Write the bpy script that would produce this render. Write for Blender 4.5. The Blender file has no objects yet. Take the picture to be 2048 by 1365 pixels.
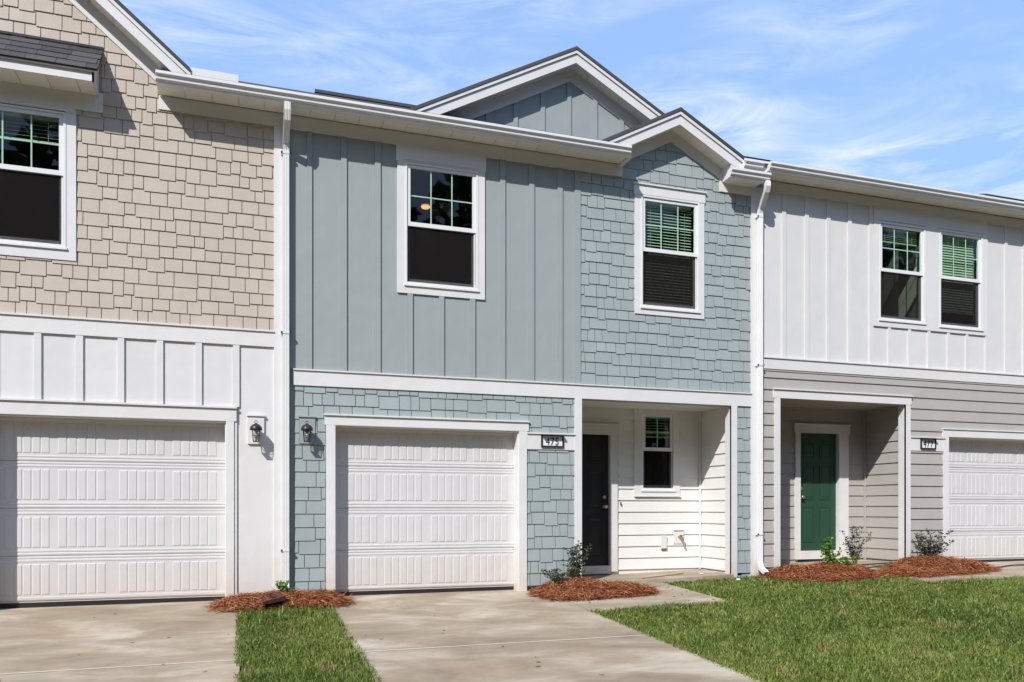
import bpy, bmesh, math, random
import numpy as np
from mathutils import Vector, Matrix
random.seed(7); rng = np.random.default_rng(11)
S = bpy.context.scene; COL = S.collection
R = math.radians
# ------------------------------------------------------------ camera, sky, sun, exposure
CAM_D, CAM_H, YAW, FPX = 10.6, 1.15, R(18.65), 1612.0
cd = bpy.data.cameras.new('camera'); cam = bpy.data.objects.new('camera', cd); COL.objects.link(cam)
cam.location = (0, -CAM_D, CAM_H); cam.rotation_euler = (R(90), 0, -YAW)
cd.sensor_width = 36; cd.lens = FPX/2048*36; cd.shift_y = (1017-682.5)/2048
cd.clip_start = .05; cd.clip_end = 3000
S.camera = cam
SUN = Vector((.95, 1.0, -1.2)).normalized()           # travel direction of the light
sd = bpy.data.lights.new('sun', 'SUN'); sd.energy = 4.55; sd.angle = R(.53); sd.color = (1, .975, .945)
so = bpy.data.objects.new('sun', sd); COL.objects.link(so)
so.rotation_euler = SUN.to_track_quat('-Z', 'Y').to_euler(); so.location = (-20, -25, 30)
W = bpy.data.worlds.new('World'); S.world = W; W.use_nodes = True
wn = W.node_tree.nodes; wl = W.node_tree.links; wn.clear()
def N(nodes, t, **k):
    n = nodes.new(t)
    for a, b in k.items(): setattr(n, a, b)
    return n
out = N(wn, 'ShaderNodeOutputWorld'); bg = N(wn, 'ShaderNodeBackground'); bg.inputs[1].default_value = .15
sky = N(wn, 'ShaderNodeTexSky', sky_type='NISHITA', sun_disc=False)
sky.sun_elevation = math.asin(-SUN.z); sky.sun_rotation = math.atan2(-SUN.x, -SUN.y)
sky.air_density = 1.0; sky.dust_density = .3; sky.ozone_density = 1.6; sky.altitude = 50
CLX = 2.1
tc = N(wn, 'ShaderNodeTexCoord')
mp = N(wn, 'ShaderNodeMapping'); mp.inputs['Scale'].default_value = (1.0, 1.6, 5.0); mp.inputs['Rotation'].default_value = (R(6), R(-8), R(18)); mp.inputs['Location'].default_value = (CLX, 0, 0)
nz = N(wn, 'ShaderNodeTexNoise'); nz.inputs['Scale'].default_value = 5.2; nz.inputs['Detail'].default_value = 10; nz.inputs['Roughness'].default_value = .64; nz.inputs['Distortion'].default_value = .8
nz2 = N(wn, 'ShaderNodeTexNoise'); nz2.inputs['Scale'].default_value = 2.3; nz2.inputs['Detail'].default_value = 4
cr = N(wn, 'ShaderNodeValToRGB'); cr.color_ramp.elements[0].position = .40; cr.color_ramp.elements[1].position = .72
cr2 = N(wn, 'ShaderNodeValToRGB'); cr2.color_ramp.elements[0].position = .42; cr2.color_ramp.elements[1].position = .62
mul = N(wn, 'ShaderNodeMath', operation='MULTIPLY'); mul2 = N(wn, 'ShaderNodeMath', operation='MULTIPLY'); mul2.inputs[1].default_value = .85
add = N(wn, 'ShaderNodeMath', operation='ADD'); add.inputs[1].default_value = .03; add.use_clamp = True
gain = N(wn, 'ShaderNodeMixRGB', blend_type='MULTIPLY'); gain.inputs[0].default_value = 1; gain.inputs[2].default_value = (1.0, 1.0, 1.0, 1)
mix = N(wn, 'ShaderNodeMixRGB'); mix.inputs[2].default_value = (5.9, 6.3, 7.0, 1)
hz_ = N(wn, 'ShaderNodeMixRGB'); hz_.inputs[0].default_value = .72; hz_.inputs[2].default_value = (2.4, 4.0, 7.3, 1)   # even, thin bright haze over the whole sky
wl.new(tc.outputs['Generated'], mp.inputs[0]); wl.new(mp.outputs[0], nz.inputs['Vector']); wl.new(mp.outputs[0], nz2.inputs['Vector'])
wl.new(nz.outputs[0], cr.inputs[0]); wl.new(nz2.outputs[0], cr2.inputs[0])
wl.new(cr.outputs[0], mul.inputs[0]); wl.new(cr2.outputs[0], mul.inputs[1]); wl.new(mul.outputs[0], mul2.inputs[0]); wl.new(mul2.outputs[0], add.inputs[0])
wl.new(sky.outputs[0], gain.inputs[1]); sxyz = N(wn, 'ShaderNodeSeparateXYZ'); hr = N(wn, 'ShaderNodeMapRange'); hr.inputs[1].default_value = 0; hr.inputs[2].default_value = 1; hr.inputs[3].default_value = .95; hr.inputs[4].default_value = .38
wl.new(tc.outputs['Generated'], sxyz.inputs[0]); wl.new(sxyz.outputs[2], hr.inputs[0]); wl.new(hr.outputs[0], hz_.inputs[0])
wl.new(gain.outputs[0], hz_.inputs[1]); wl.new(hz_.outputs[0], mix.inputs[1]); wl.new(add.outputs[0], mix.inputs[0])
wl.new(mix.outputs[0], bg.inputs[0]); wl.new(bg.outputs[0], out.inputs[0])
S.view_settings.view_transform = 'Standard'; S.view_settings.look = 'None'
S.view_settings.exposure = .15; S.view_settings.gamma = 1; S.view_settings.use_curve_mapping = False
S.render.engine = 'CYCLES'
S.cycles.max_bounces = 8; S.cycles.transparent_max_bounces = 16

# ------------------------------------------------------------ materials
def newmat(name):
    m = bpy.data.materials.new(name); m.use_nodes = True
    nt = m.node_tree; b = nt.nodes['Principled BSDF']; return m, nt.nodes, nt.links, b
def paint(name, col, rough=.55, var=.04, bump=.15, bscale=60, rnd=.05, stain=0, spec=.4, stretch=(1, 1, 1)):
    m, n, l, b = newmat(name)
    b.inputs['Roughness'].default_value = rough; b.inputs['Specular IOR Level'].default_value = spec
    g = N(n, 'ShaderNodeNewGeometry'); oi = N(n, 'ShaderNodeObjectInfo')
    t = N(n, 'ShaderNodeTexNoise'); t.inputs['Scale'].default_value = 2.2; t.inputs['Detail'].default_value = 6
    l.new(g.outputs['Position'], t.inputs['Vector'])
    mr = N(n, 'ShaderNodeMapRange'); mr.inputs[3].default_value = 1-var*2; mr.inputs[4].default_value = 1+var*2
    l.new(t.outputs[0], mr.inputs[0])
    mr2 = N(n, 'ShaderNodeMapRange'); mr2.inputs[3].default_value = 1-rnd; mr2.inputs[4].default_value = 1+rnd
    l.new(oi.outputs['Random'], mr2.inputs[0])
    mm = N(n, 'ShaderNodeMath', operation='MULTIPLY'); l.new(mr.outputs[0], mm.inputs[0]); l.new(mr2.outputs[0], mm.inputs[1])
    vm = N(n, 'ShaderNodeVectorMath', operation='SCALE'); vm.inputs[0].default_value = col; l.new(mm.outputs[0], vm.inputs['Scale'])
    src = vm.outputs[0]
    if stain:
        sx = N(n, 'ShaderNodeSeparateXYZ'); l.new(g.outputs['Position'], sx.inputs[0])
        t2 = N(n, 'ShaderNodeTexNoise'); t2.inputs['Scale'].default_value = 6; t2.inputs['Detail'].default_value = 5
        l.new(g.outputs['Position'], t2.inputs['Vector'])
        a = N(n, 'ShaderNodeMath', operation='MULTIPLY_ADD'); a.inputs[1].default_value = -.7; l.new(t2.outputs[0], a.inputs[0]); l.new(sx.outputs[2], a.inputs[2])
        m3 = N(n, 'ShaderNodeMapRange'); m3.inputs[1].default_value = -.25; m3.inputs[2].default_value = .28; m3.inputs[3].default_value = stain; m3.inputs[4].default_value = 0
        l.new(a.outputs[0], m3.inputs[0])
        mx = N(n, 'ShaderNodeMixRGB'); mx.inputs[2].default_value = (.52, .36, .2, 1)
        l.new(m3.outputs[0], mx.inputs[0]); l.new(src, mx.inputs[1]); src = mx.outputs[0]
    l.new(src, b.inputs['Base Color'])
    if bump:
        mpn = N(n, 'ShaderNodeMapping'); mpn.inputs['Scale'].default_value = stretch; l.new(g.outputs['Position'], mpn.inputs[0])
        t3 = N(n, 'ShaderNodeTexNoise'); t3.inputs['Scale'].default_value = bscale; t3.inputs['Detail'].default_value = 4
        l.new(mpn.outputs[0], t3.inputs['Vector'])
        bp = N(n, 'ShaderNodeBump'); bp.inputs['Strength'].default_value = bump; bp.inputs['Distance'].default_value = .004
        t5 = N(n, 'ShaderNodeTexNoise'); t5.inputs['Scale'].default_value = 3.5; t5.inputs['Detail'].default_value = 1; l.new(g.outputs['Position'], t5.inputs['Vector'])
        b5 = N(n, 'ShaderNodeBump'); b5.inputs['Strength'].default_value = .35; b5.inputs['Distance'].default_value = .02; l.new(t5.outputs[0], b5.inputs['Height']); l.new(b5.outputs[0], bp.inputs['Normal'])
        l.new(t3.outputs[0], bp.inputs['Height']); l.new(bp.outputs[0], b.inputs['Normal'])
    return m
M = {}
M['trim'] = paint('white_trim_paint', (.69, .675, .66), .45, .02, .12, 40, .015, stain=.3)
M['bb_white'] = paint('white_board_paint', (.66, .645, .63), .55, .025, .15, 70, .02, stain=.2)
M['vinyl'] = paint('white_vinyl', (.74, .735, .73), .3, .01, 0, 1, .0)
M['gutter'] = paint('white_aluminium', (.72, .715, .71), .3, .02, .08, 12, .0)
M['soffit'] = paint('vinyl_soffit', (.80, .77, .70), .5, .02, .05, 30, .02)
M['blue_board'] = paint('blue_grey_board_paint', (.31, .342, .338), .6, .025, .2, 80, .012)
M['blue_shingle'] = paint('blue_grey_shingle_paint', (.318, .362, .357), .6, .03, .4, 30, .055, stretch=(6, 1, .6))
M['beige_shingle'] = paint('beige_shingle_paint', (.485, .415, .345), .6, .03, .4, 30, .03, stretch=(6, 1, .6))
M['grey_plank'] = paint('warm_grey_plank_paint', (.405, .377, .347), .6, .03, .3, 25, .03, stain=.1, stretch=(.4, .4, 6))
M['white_plank'] = paint('white_plank_paint', (.735, .72, .69), .55, .02, .25, 25, .02, stretch=(.4, .4, 6))
M['garage'] = paint('white_garage_steel', (.61, .597, .59), .42, .02, .12, 50, .008, stain=.22)
M['black'] = paint('black_metal', (.02, .02, .022), .4, .1, .1, 60, 0)
M['foundation'] = paint('concrete_foundation', (.16, .14, .12), .9, .2, .6, 30, .05)
M['door_black'] = paint('charcoal_door_paint', (.022, .020, .019), .45, .05, .05, 60, 0)
M['door_green'] = paint('dark_green_door_paint', (.018, .062, .036), .5, .05, .05, 60, 0)
M['nickel'] = paint('brushed_nickel', (.6, .56, .48), .3, .02, 0, 1, 0); M['nickel'].node_tree.nodes['Principled BSDF'].inputs['Metallic'].default_value = .9
M['brass'] = paint('brass', (.5, .33, .12), .35, .1, 0, 1, 0); M['brass'].node_tree.nodes['Principled BSDF'].inputs['Metallic'].default_value = .8
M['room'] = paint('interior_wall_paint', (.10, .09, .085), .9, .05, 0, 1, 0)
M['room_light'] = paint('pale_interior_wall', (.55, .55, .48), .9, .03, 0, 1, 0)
M['slat'] = paint('blind_slat', (.50, .52, .44), .5, .02, 0, 1, .03)
M['splash'] = paint('brown_splash_block', (.085, .036, .028), .7, .15, .5, 30, 0)
M['hose'] = paint('dark_green_hose', (.015, .05, .03), .5, .05, 0, 1, 0)
M['joint'] = paint('joint_filler', (.60, .54, .44), .9, .08, .3, 60, 0)
M['bark'] = paint('bark', (.10, .075, .055), .9, .2, .6, 30, 0)
M['sign_white'] = paint('sign_face', (.8, .8, .78), .4, .01, 0, 1, 0)
M['litter_white'] = paint('white_scrap', (.8, .8, .78), .6, .05, 0, 1, 0)
M['dry_leaf'] = paint('dry_leaf', (.16, .09, .05), .8, .2, 0, 1, .3)
M['soil'] = paint('dark_soil', (.085, .06, .04), 1, .3, 1, 40, 0)

def roofmat():
    m, n, l, b = newmat('asphalt_shingle'); b.inputs['Roughness'].default_value = .9
    g = N(n, 'ShaderNodeNewGeometry'); oi = N(n, 'ShaderNodeObjectInfo')
    t = N(n, 'ShaderNodeTexNoise'); t.inputs['Scale'].default_value = 180; t.inputs['Detail'].default_value = 3
    l.new(g.outputs['Position'], t.inputs['Vector'])
    c = N(n, 'ShaderNodeValToRGB'); c.color_ramp.elements[0].color = (.02, .019, .02, 1); c.color_ramp.elements[1].color = (.10, .095, .098, 1)
    c.color_ramp.elements[0].position = .3; c.color_ramp.elements[1].position = .72
    l.new(t.outputs[0], c.inputs[0])
    mr = N(n, 'ShaderNodeMapRange'); mr.inputs[3].default_value = .75; mr.inputs[4].default_value = 1.3; l.new(oi.outputs['Random'], mr.inputs[0])
    vm = N(n, 'ShaderNodeVectorMath', operation='SCALE'); l.new(c.outputs[0], vm.inputs[0]); l.new(mr.outputs[0], vm.inputs['Scale'])
    l.new(vm.outputs[0], b.inputs['Base Color'])
    bp = N(n, 'ShaderNodeBump'); bp.inputs['Strength'].default_value = .5; bp.inputs['Distance'].default_value = .004
    l.new(t.outputs[0], bp.inputs['Height']); l.new(bp.outputs[0], b.inputs['Normal'])
    return m
M['roof'] = roofmat()

def glassmat(name, tint, refl=1.0):
    m, n, l, b = newmat(name); n.remove(b)
    o = n['Material Output']; tr = N(n, 'ShaderNodeBsdfTransparent'); tr.inputs[0].default_value = (*tint, 1)
    gl = N(n, 'ShaderNodeBsdfGlossy'); gl.inputs['Roughness'].default_value = .015; gl.inputs[0].default_value = (refl, refl, refl, 1)
    fr = N(n, 'ShaderNodeFresnel'); fr.inputs[0].default_value = 1.5
    ge = N(n, 'ShaderNodeNewGeometry'); iv = N(n, 'ShaderNodeMath', operation='SUBTRACT'); iv.inputs[0].default_value = 1; l.new(ge.outputs['Backfacing'], iv.inputs[1])
    fm = N(n, 'ShaderNodeMath', operation='MULTIPLY'); l.new(fr.outputs[0], fm.inputs[0]); l.new(iv.outputs[0], fm.inputs[1])   # only the outer face reflects
    mx = N(n, 'ShaderNodeMixShader'); l.new(fm.outputs[0], mx.inputs[0]); l.new(tr.outputs[0], mx.inputs[1]); l.new(gl.outputs[0], mx.inputs[2]); l.new(mx.outputs[0], o.inputs[0])
    return m
M['glass_green'] = glassmat('green_tinted_glass', (.86, .955, .885))
M['glass_grey'] = glassmat('grey_glass', (.84, .88, .85))
M['glass_clear'] = glassmat('clear_glass', (.92, .92, .9))
def screenmat():
    m, n, l, b = newmat('insect_screen'); n.remove(b)
    o = n['Material Output']; tr = N(n, 'ShaderNodeBsdfTransparent'); df = N(n, 'ShaderNodeBsdfDiffuse'); df.inputs[0].default_value = (.022, .019, .018, 1)
    mx = N(n, 'ShaderNodeMixShader'); mx.inputs[0].default_value = .45
    l.new(tr.outputs[0], mx.inputs[1]); l.new(df.outputs[0], mx.inputs[2]); l.new(mx.outputs[0], o.inputs[0]); return m
M['screen'] = screenmat()
def emis(name, col, s):
    m, n, l, b = newmat(name); b.inputs['Base Color'].default_value = (*col, 1); b.inputs['Emission Color'].default_value = (*col, 1); b.inputs['Emission Strength'].default_value = s; return m
M['lit'] = emis('lit_diffuser', (1, .42, .16), 1.4)
M['bulb'] = paint('frosted_bulb', (.42, .41, .38), .3, .01, 0, 1, 0)

def concrete():
    m, n, l, b = newmat('concrete'); b.inputs['Roughness'].default_value = .85; b.inputs['Specular IOR Level'].default_value = .25
    g = N(n, 'ShaderNodeNewGeometry')
    t = N(n, 'ShaderNodeTexNoise'); t.inputs['Scale'].default_value = .9; t.inputs['Detail'].default_value = 9; t.inputs['Roughness'].default_value = .62; t.inputs['Distortion'].default_value = .5
    mp = N(n, 'ShaderNodeMapping'); mp.inputs['Scale'].default_value = (1, 1.7, 1); l.new(g.outputs['Position'], mp.inputs[0]); l.new(mp.outputs[0], t.inputs['Vector'])
    c = N(n, 'ShaderNodeValToRGB'); e = c.color_ramp.elements
    e[0].position = .30; e[0].color = (.235, .175, .118, 1); e[1].position = .70; e[1].color = (.53, .455, .36, 1)
    x = e.new(.5); x.color = (.34, .272, .192, 1)
    l.new(t.outputs[0], c.inputs[0])
    # rusty clay stains
    t2 = N(n, 'ShaderNodeTexNoise'); t2.inputs['Scale'].default_value = 1.7; t2.inputs['Detail'].default_value = 5; l.new(g.outputs['Position'], t2.inputs['Vector'])
    r2 = N(n, 'ShaderNodeMapRange'); r2.inputs[1].default_value = .56; r2.inputs[2].default_value = .75; r2.inputs[3].default_value = 0; r2.inputs[4].default_value = .45; l.new(t2.outputs[0], r2.inputs[0])
    m1 = N(n, 'ShaderNodeMixRGB'); m1.inputs[2].default_value = (.45, .30, .17, 1); l.new(r2.outputs[0], m1.inputs[0]); l.new(c.outputs[0], m1.inputs[1])
    # broom finish + small dark scuffs
    t3 = N(n, 'ShaderNodeTexNoise'); t3.inputs['Scale'].default_value = 9; t3.inputs['Detail'].default_value = 6
    mp3 = N(n, 'ShaderNodeMapping'); mp3.inputs['Scale'].default_value = (.7, 3.2, 1); l.new(g.outputs['Position'], mp3.inputs[0]); l.new(mp3.outputs[0], t3.inputs['Vector'])
    r3 = N(n, 'ShaderNodeMapRange'); r3.inputs[1].default_value = .3; r3.inputs[2].default_value = .46; r3.inputs[3].default_value = .86; r3.inputs[4].default_value = 1; l.new(t3.outputs[0], r3.inputs[0])
    vm = N(n, 'ShaderNodeVectorMath', operation='SCALE'); l.new(m1.outputs[0], vm.inputs[0]); l.new(r3.outputs[0], vm.inputs['Scale'])
    l.new(vm.outputs[0], b.inputs['Base Color'])
    t4 = N(n, 'ShaderNodeTexNoise'); t4.inputs['Scale'].default_value = 120; t4.inputs['Detail'].default_value = 4; mp4 = N(n, 'ShaderNodeMapping'); mp4.inputs['Scale'].default_value = (.3, 2, 1)
    l.new(g.outputs['Position'], mp4.inputs[0]); l.new(mp4.outputs[0], t4.inputs['Vector'])
    bp = N(n, 'ShaderNodeBump'); bp.inputs['Strength'].default_value = .5; bp.inputs['Distance'].default_value = .004
    l.new(t4.outputs[0], bp.inputs['Height']); l.new(bp.outputs[0], b.inputs['Normal'])
    return m
M['concrete'] = concrete()
def groundmat():
    m, n, l, b = newmat('lawn_soil'); b.inputs['Roughness'].default_value = 1; b.inputs['Specular IOR Level'].default_value = .1
    g = N(n, 'ShaderNodeNewGeometry'); t = N(n, 'ShaderNodeTexNoise'); t.inputs['Scale'].default_value = 3; t.inputs['Detail'].default_value = 8; l.new(g.outputs['Position'], t.inputs['Vector'])
    c = N(n, 'ShaderNodeValToRGB'); e = c.color_ramp.elements; e[0].position = .35; e[0].color = (.05, .065, .02, 1); e[1].position = .7; e[1].color = (.10, .08, .04, 1)
    l.new(t.outputs[0], c.inputs[0]); l.new(c.outputs[0], b.inputs['Base Color']); return m
M['ground'] = groundmat()
def attrmat(name, cols, rough=.6, trans=.25, attr='tint', spec=.3):
    m, n, l, b = newmat(name); b.inputs['Roughness'].default_value = rough; b.inputs['Specular IOR Level'].default_value = spec
    a = N(n, 'ShaderNodeAttribute', attribute_name=attr); c = N(n, 'ShaderNodeValToRGB'); e = c.color_ramp.elements
    e[0].position = cols[0][0]; e[0].color = (*cols[0][1], 1); e[1].position = cols[-1][0]; e[1].color = (*cols[-1][1], 1)
    for p, k in cols[1:-1]: x = e.new(p); x.color = (*k, 1)
    l.new(a.outputs['Fac'], c.inputs[0]); l.new(c.outputs[0], b.inputs['Base Color'])
    if trans:
        tl = N(n, 'ShaderNodeBsdfTranslucent'); l.new(c.outputs[0], tl.inputs[0]); mx = N(n, 'ShaderNodeMixShader'); mx.inputs[0].default_value = trans
        l.new(b.outputs[0], mx.inputs[1]); l.new(tl.outputs[0], mx.inputs[2]); l.new(mx.outputs[0], n['Material Output'].inputs[0])
    return m
M['grass'] = attrmat('grass_blades', [(0, (.035, .06, .010)), (.35, (.105, .165, .025)), (.7, (.23, .295, .06)), (.86, (.36, .34, .11)), (1, (.32, .19, .10))], .5, .22)
M['straw'] = attrmat('pine_straw', [(0, (.07, .022, .012)), (.45, (.29, .088, .03)), (.8, (.44, .17, .07)), (1, (.58, .34, .19))], .6, .05)
M['leaf_green'] = attrmat('bright_leaf', [(0, (.06, .16, .015)), (1, (.24, .42, .06))], .4, .35)
M['leaf_dark'] = attrmat('dark_leaf', [(0, (.018, .022, .014)), (.55, (.045, .055, .028)), (1, (.17, .19, .11))], .5, .2)
M['leaf_tree'] = attrmat('tree_leaf', [(0, (.02, .04, .01)), (1, (.06, .10, .03))], .6, .2)

# ------------------------------------------------------------ mesh helpers
class MB:
    def __init__(s): s.v = []; s.f = []
    def add(s, vs, fs):
        o = len(s.v); s.v += [tuple(p) for p in vs]; s.f += [tuple(i+o for i in f) for f in fs]; return s
    def box(s, x0, x1, y0, y1, z0, z1):
        return s.add([(x0,y0,z0),(x1,y0,z0),(x1,y1,z0),(x0,y1,z0),(x0,y0,z1),(x1,y0,z1),(x1,y1,z1),(x0,y1,z1)],
              [(0,3,2,1),(4,5,6,7),(0,1,5,4),(1,2,6,5),(2,3,7,6),(3,0,4,7)])
    def prism(s, poly, y0, y1, axis='y'):
        # poly in (a, b); extruded from y0 to y1 along axis: y -> (a,y,b); x -> (x,a,b); z -> (a,b,z)
        P = {'y': lambda a,b,c:(a,c,b), 'x': lambda a,b,c:(c,a,b), 'z': lambda a,b,c:(a,b,c)}[axis]
        n = len(poly); vs = [P(a,b,y0) for a,b in poly]+[P(a,b,y1) for a,b in poly]
        return s.add(vs, [tuple(range(n)), tuple(range(2*n-1, n-1, -1))]+[(i, i+n, (i+1)%n+n, (i+1)%n) for i in range(n)])
    def ring(s, x0, x1, z0, z1, t, y0, y1, tb=None):
        tb = t if tb is None else tb
        s.box(x0, x0+t, y0, y1, z0, z1); s.box(x1-t, x1, y0, y1, z0, z1)
        s.box(x0+t, x1-t, y0, y1, z1-t, z1); s.box(x0+t, x1-t, y0, y1, z0, z0+tb); return s
    def tube(s, pts, r, n=8, cap=True):
        pts = [Vector(p) for p in pts]; rs = r if isinstance(r, (list, tuple)) else [r]*len(pts); o = len(s.v); rings = []
        for i, p in enumerate(pts):
            d = (pts[min(i+1, len(pts)-1)]-pts[max(i-1, 0)]).normalized(); a = d.orthogonal().normalized() if i == 0 else (a-d*a.dot(d)).normalized()
            b = d.cross(a); rings.append([p+(a*math.cos(k*2*math.pi/n)+b*math.sin(k*2*math.pi/n))*rs[i] for k in range(n)])
        vs = [q for rg in rings for q in rg]; fs = []
        for i in range(len(pts)-1):
            for k in range(n): fs.append((i*n+k, i*n+(k+1)%n, (i+1)*n+(k+1)%n, (i+1)*n+k))
        if cap: fs += [tuple(range(n-1, -1, -1)), tuple((len(pts)-1)*n+k for k in range(n))]
        return s.add(vs, fs)
    def lathe(s, prof, c, n=16, axis='z'):
        vs = []; fs = []
        for r, z in prof:
            for k in range(n):
                a = k*2*math.pi/n; q = (r*math.cos(a), r*math.sin(a), z)
                if axis == 'y': q = (r*math.cos(a), z, r*math.sin(a))
                vs.append((c[0]+q[0], c[1]+q[1], c[2]+q[2]))
        for i in range(len(prof)-1):
            for k in range(n): fs.append((i*n+k, i*n+(k+1)%n, (i+1)*n+(k+1)%n, (i+1)*n+k))
        fs += [tuple(range(n-1, -1, -1)), tuple((len(prof)-1)*n+k for k in range(n))]
        return s.add(vs, fs)
    def mesh(s, name):
        m = bpy.data.meshes.new(name); m.from_pydata(s.v, [], s.f); m.validate(); m.update()
        b = bmesh.new(); b.from_mesh(m); bmesh.ops.recalc_face_normals(b, faces=b.faces); b.to_mesh(m); b.free(); return m
    def build(s, name, mat, parent=None, loc=None, **tags):
        m = s.mesh(name); m.materials.append(M[mat]); return link(name, m, parent, loc, **tags)
def link(name, data, parent=None, loc=None, **tags):
    o = bpy.data.objects.new(name, data); COL.objects.link(o)
    if parent is not None: o.parent = parent
    if loc is not None: o.location = loc
    for k, v in tags.items(): o[k] = v
    return o
def empty(name, loc=(0,0,0), **tags):
    o = bpy.data.objects.new(name, None); COL.objects.link(o); o.location = loc; o.empty_display_size = .1
    for k, v in tags.items(): o[k] = v
    return o
def smooth(o):
    o.data.polygons.foreach_set('use_smooth', [True]*len(o.data.polygons)); return o
def Bx(name, mat, parent, *a, **k): return MB().box(*a).build(name, mat, parent, **k)
def npmesh(name, verts, faces_flat, loop_tot, mat, attr=None, parent=None, **tags):
    m = bpy.data.meshes.new(name); nv = len(verts); nf = len(loop_tot)
    m.vertices.add(nv); m.vertices.foreach_set('co', verts.astype(np.float32).ravel())
    m.loops.add(len(faces_flat)); m.loops.foreach_set('vertex_index', faces_flat.astype(np.int32))
    m.polygons.add(nf); st = np.concatenate([[0], np.cumsum(loop_tot)[:-1]]); m.polygons.foreach_set('loop_start', st.astype(np.int32))
    m.update(calc_edges=True)
    if attr is not None:
        a = m.attributes.new('tint', 'FLOAT', 'POINT'); a.data.foreach_set('value', attr.astype(np.float32))
    m.materials.append(M[mat]); return link(name, m, parent, None, **tags)

def g0(x): return float(np.interp(x, [-3, 0, 4, 7, 8, 10, 14], [-.02, -.01, 0, .085, .14, .19, .21]))
def gz(x, y): return g0(x)+.05*max(min(y, 0), -13)
XS = np.array([-3, 0, 4, 7, 8, 10, 14]); ZS = np.array([-.02, -.01, 0, .085, .14, .19, .21])
def gzn(x, y): return np.interp(x, XS, ZS)+.05*np.clip(y, -13, 0)

# polygon clipping in the wall plane
def clip(poly, a, b, c):                      # keep a*x+b*z <= c
    outp = []
    for i in range(len(poly)):
        p, q = poly[i], poly[(i+1)%len(poly)]; dp = a*p[0]+b*p[1]-c; dq = a*q[0]+b*q[1]-c
        if dp <= 0: outp.append(p)
        if (dp < 0 < dq) or (dq < 0 < dp):
            t = dp/(dp-dq); outp.append((p[0]+t*(q[0]-p[0]), p[1]+t*(q[1]-p[1])))
    return outp
def sub_rect(rects, h):
    res = []
    for (x0, x1, z0, z1) in rects:
        a0, a1, b0, b1 = h
        if a0 >= x1 or a1 <= x0 or b0 >= z1 or b1 <= z0: res.append((x0, x1, z0, z1)); continue
        if b1 < z1: res.append((x0, x1, b1, z1))
        if b0 > z0: res.append((x0, x1, z0, b0))
        zz0, zz1 = max(z0, b0), min(z1, b1)
        if a0 > x0: res.append((x0, a0, zz0, zz1))
        if a1 < x1: res.append((a1, x1, zz0, zz1))
    return [r for r in res if r[1]-r[0] > .012 and r[3]-r[2] > .012]
_cache = {}
def shingle_mesh(poly, mat, z_top, z_bot):
    ox = min(p[0] for p in poly); oz = min(p[1] for p in poly)
    key = (mat,)+tuple((round(p[0]-ox, 3), round(p[1]-oz, 3)) for p in poly)+(round(z_top-oz, 3),)
    if key in _cache: return _cache[key], ox, oz
    n = len(poly); H = max(z_top-z_bot, .01)
    fr = [(p[0]-ox, -(.021-.012*(p[1]-z_bot)/H), p[1]-oz) for p in poly]; bk = [(p[0]-ox, .0, p[1]-oz) for p in poly]
    mb = MB().add(fr+bk, [tuple(range(n))]+[(i, i+n, (i+1)%n+n, (i+1)%n) for i in range(n)])
    m = mb.mesh('shingle'); m.materials.append(M[mat]); _cache[key] = m; return m, ox, oz
def shingle_polys(x0, x1, z0, z1, holes=(), planes=(), seed=1, course=.16):
    r = random.Random(seed); res = []; z = z0; k = 0
    while z < z1:
        x = x0-r.uniform(0, .18); last = None
        while x < x1:
            w = r.choice([.115, .155, .16, .19, .2, .27]); st = r.choice([0, .022]) if k else 0
            a, b = max(x+.0045, x0), min(x+w-.0045, x1); x += w
            if b-a < .02: continue
            for (p0, p1, q0, q1) in sub_rect_list((a, b, z-st, min(z+course-.001, z1)), holes):
                poly = [(p0, q0), (p1, q0), (p1, q1), (p0, q1)]
                for pl in planes:
                    poly = clip(poly, *pl)
                    if len(poly) < 3: break
                if len(poly) >= 3: res.append((poly, z+course, z-st))
        z += course; k += 1
    return res
def sub_rect_list(r, holes):
    rs = [r]
    for h in holes: rs = sub_rect(rs, h)
    return rs
def put_shingles(parent, polys, mat, vis=(-2.75, 16), limit=292):
    def area(p): return abs(sum(p[i][0]*p[(i+1)%len(p)][1]-p[(i+1)%len(p)][0]*p[i][1] for i in range(len(p))))/2
    def score(t):
        p = t[0]; cx = p[0][0]; d2 = (cx*cx+CAM_D**2); s = area(p)/d2
        return s if vis[0] < cx < vis[1] else s*.001
    polys = sorted(polys, key=score, reverse=True)
    for i, (p, zt, zb) in enumerate(polys[:limit]):
        m, ox, oz = shingle_mesh(p, mat, zt, zb); o = link('shingle', m, parent, (ox, 0, oz))
    if polys[limit:]:
        mb = MB()
        for p, zt, zb in polys[limit:]:
            n = len(p); H = zt-zb
            mb.add([(q[0], -(.021-.012*(q[1]-zb)/H), q[1]) for q in p]+[(q[0], 0, q[1]) for q in p], [tuple(range(n))]+[(i, i+n, (i+1)%n+n, (i+1)%n) for i in range(n)])
        mb.build('shingle_rows', mat, parent, kind='stuff')
def plank_wall(parent, mat, u0, u1, z0, z1, exp, holes=(), frame=None, name='plank'):
    fr = frame or (lambda u, n, z: (u, -n, z)); z = z0
    while z < z1-.01:
        for (a, b, c, d) in sub_rect_list((u0, u1, z, min(z+exp+.004, z1)), holes):
            t = (c-z)/exp; t2 = (d-z)/exp; nf = lambda t: .023-.018*t
            pts = [fr(a, nf(t), c), fr(b, nf(t), c), fr(b, nf(t2), d), fr(a, nf(t2), d), fr(a, 0, c), fr(b, 0, c), fr(b, 0, d), fr(a, 0, d)]
            MB().add(pts, [(0,1,2,3),(4,7,6,5),(0,4,5,1),(1,5,6,2),(2,6,7,3),(3,7,4,0)]).build(name, mat, parent)
        z += exp
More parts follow.
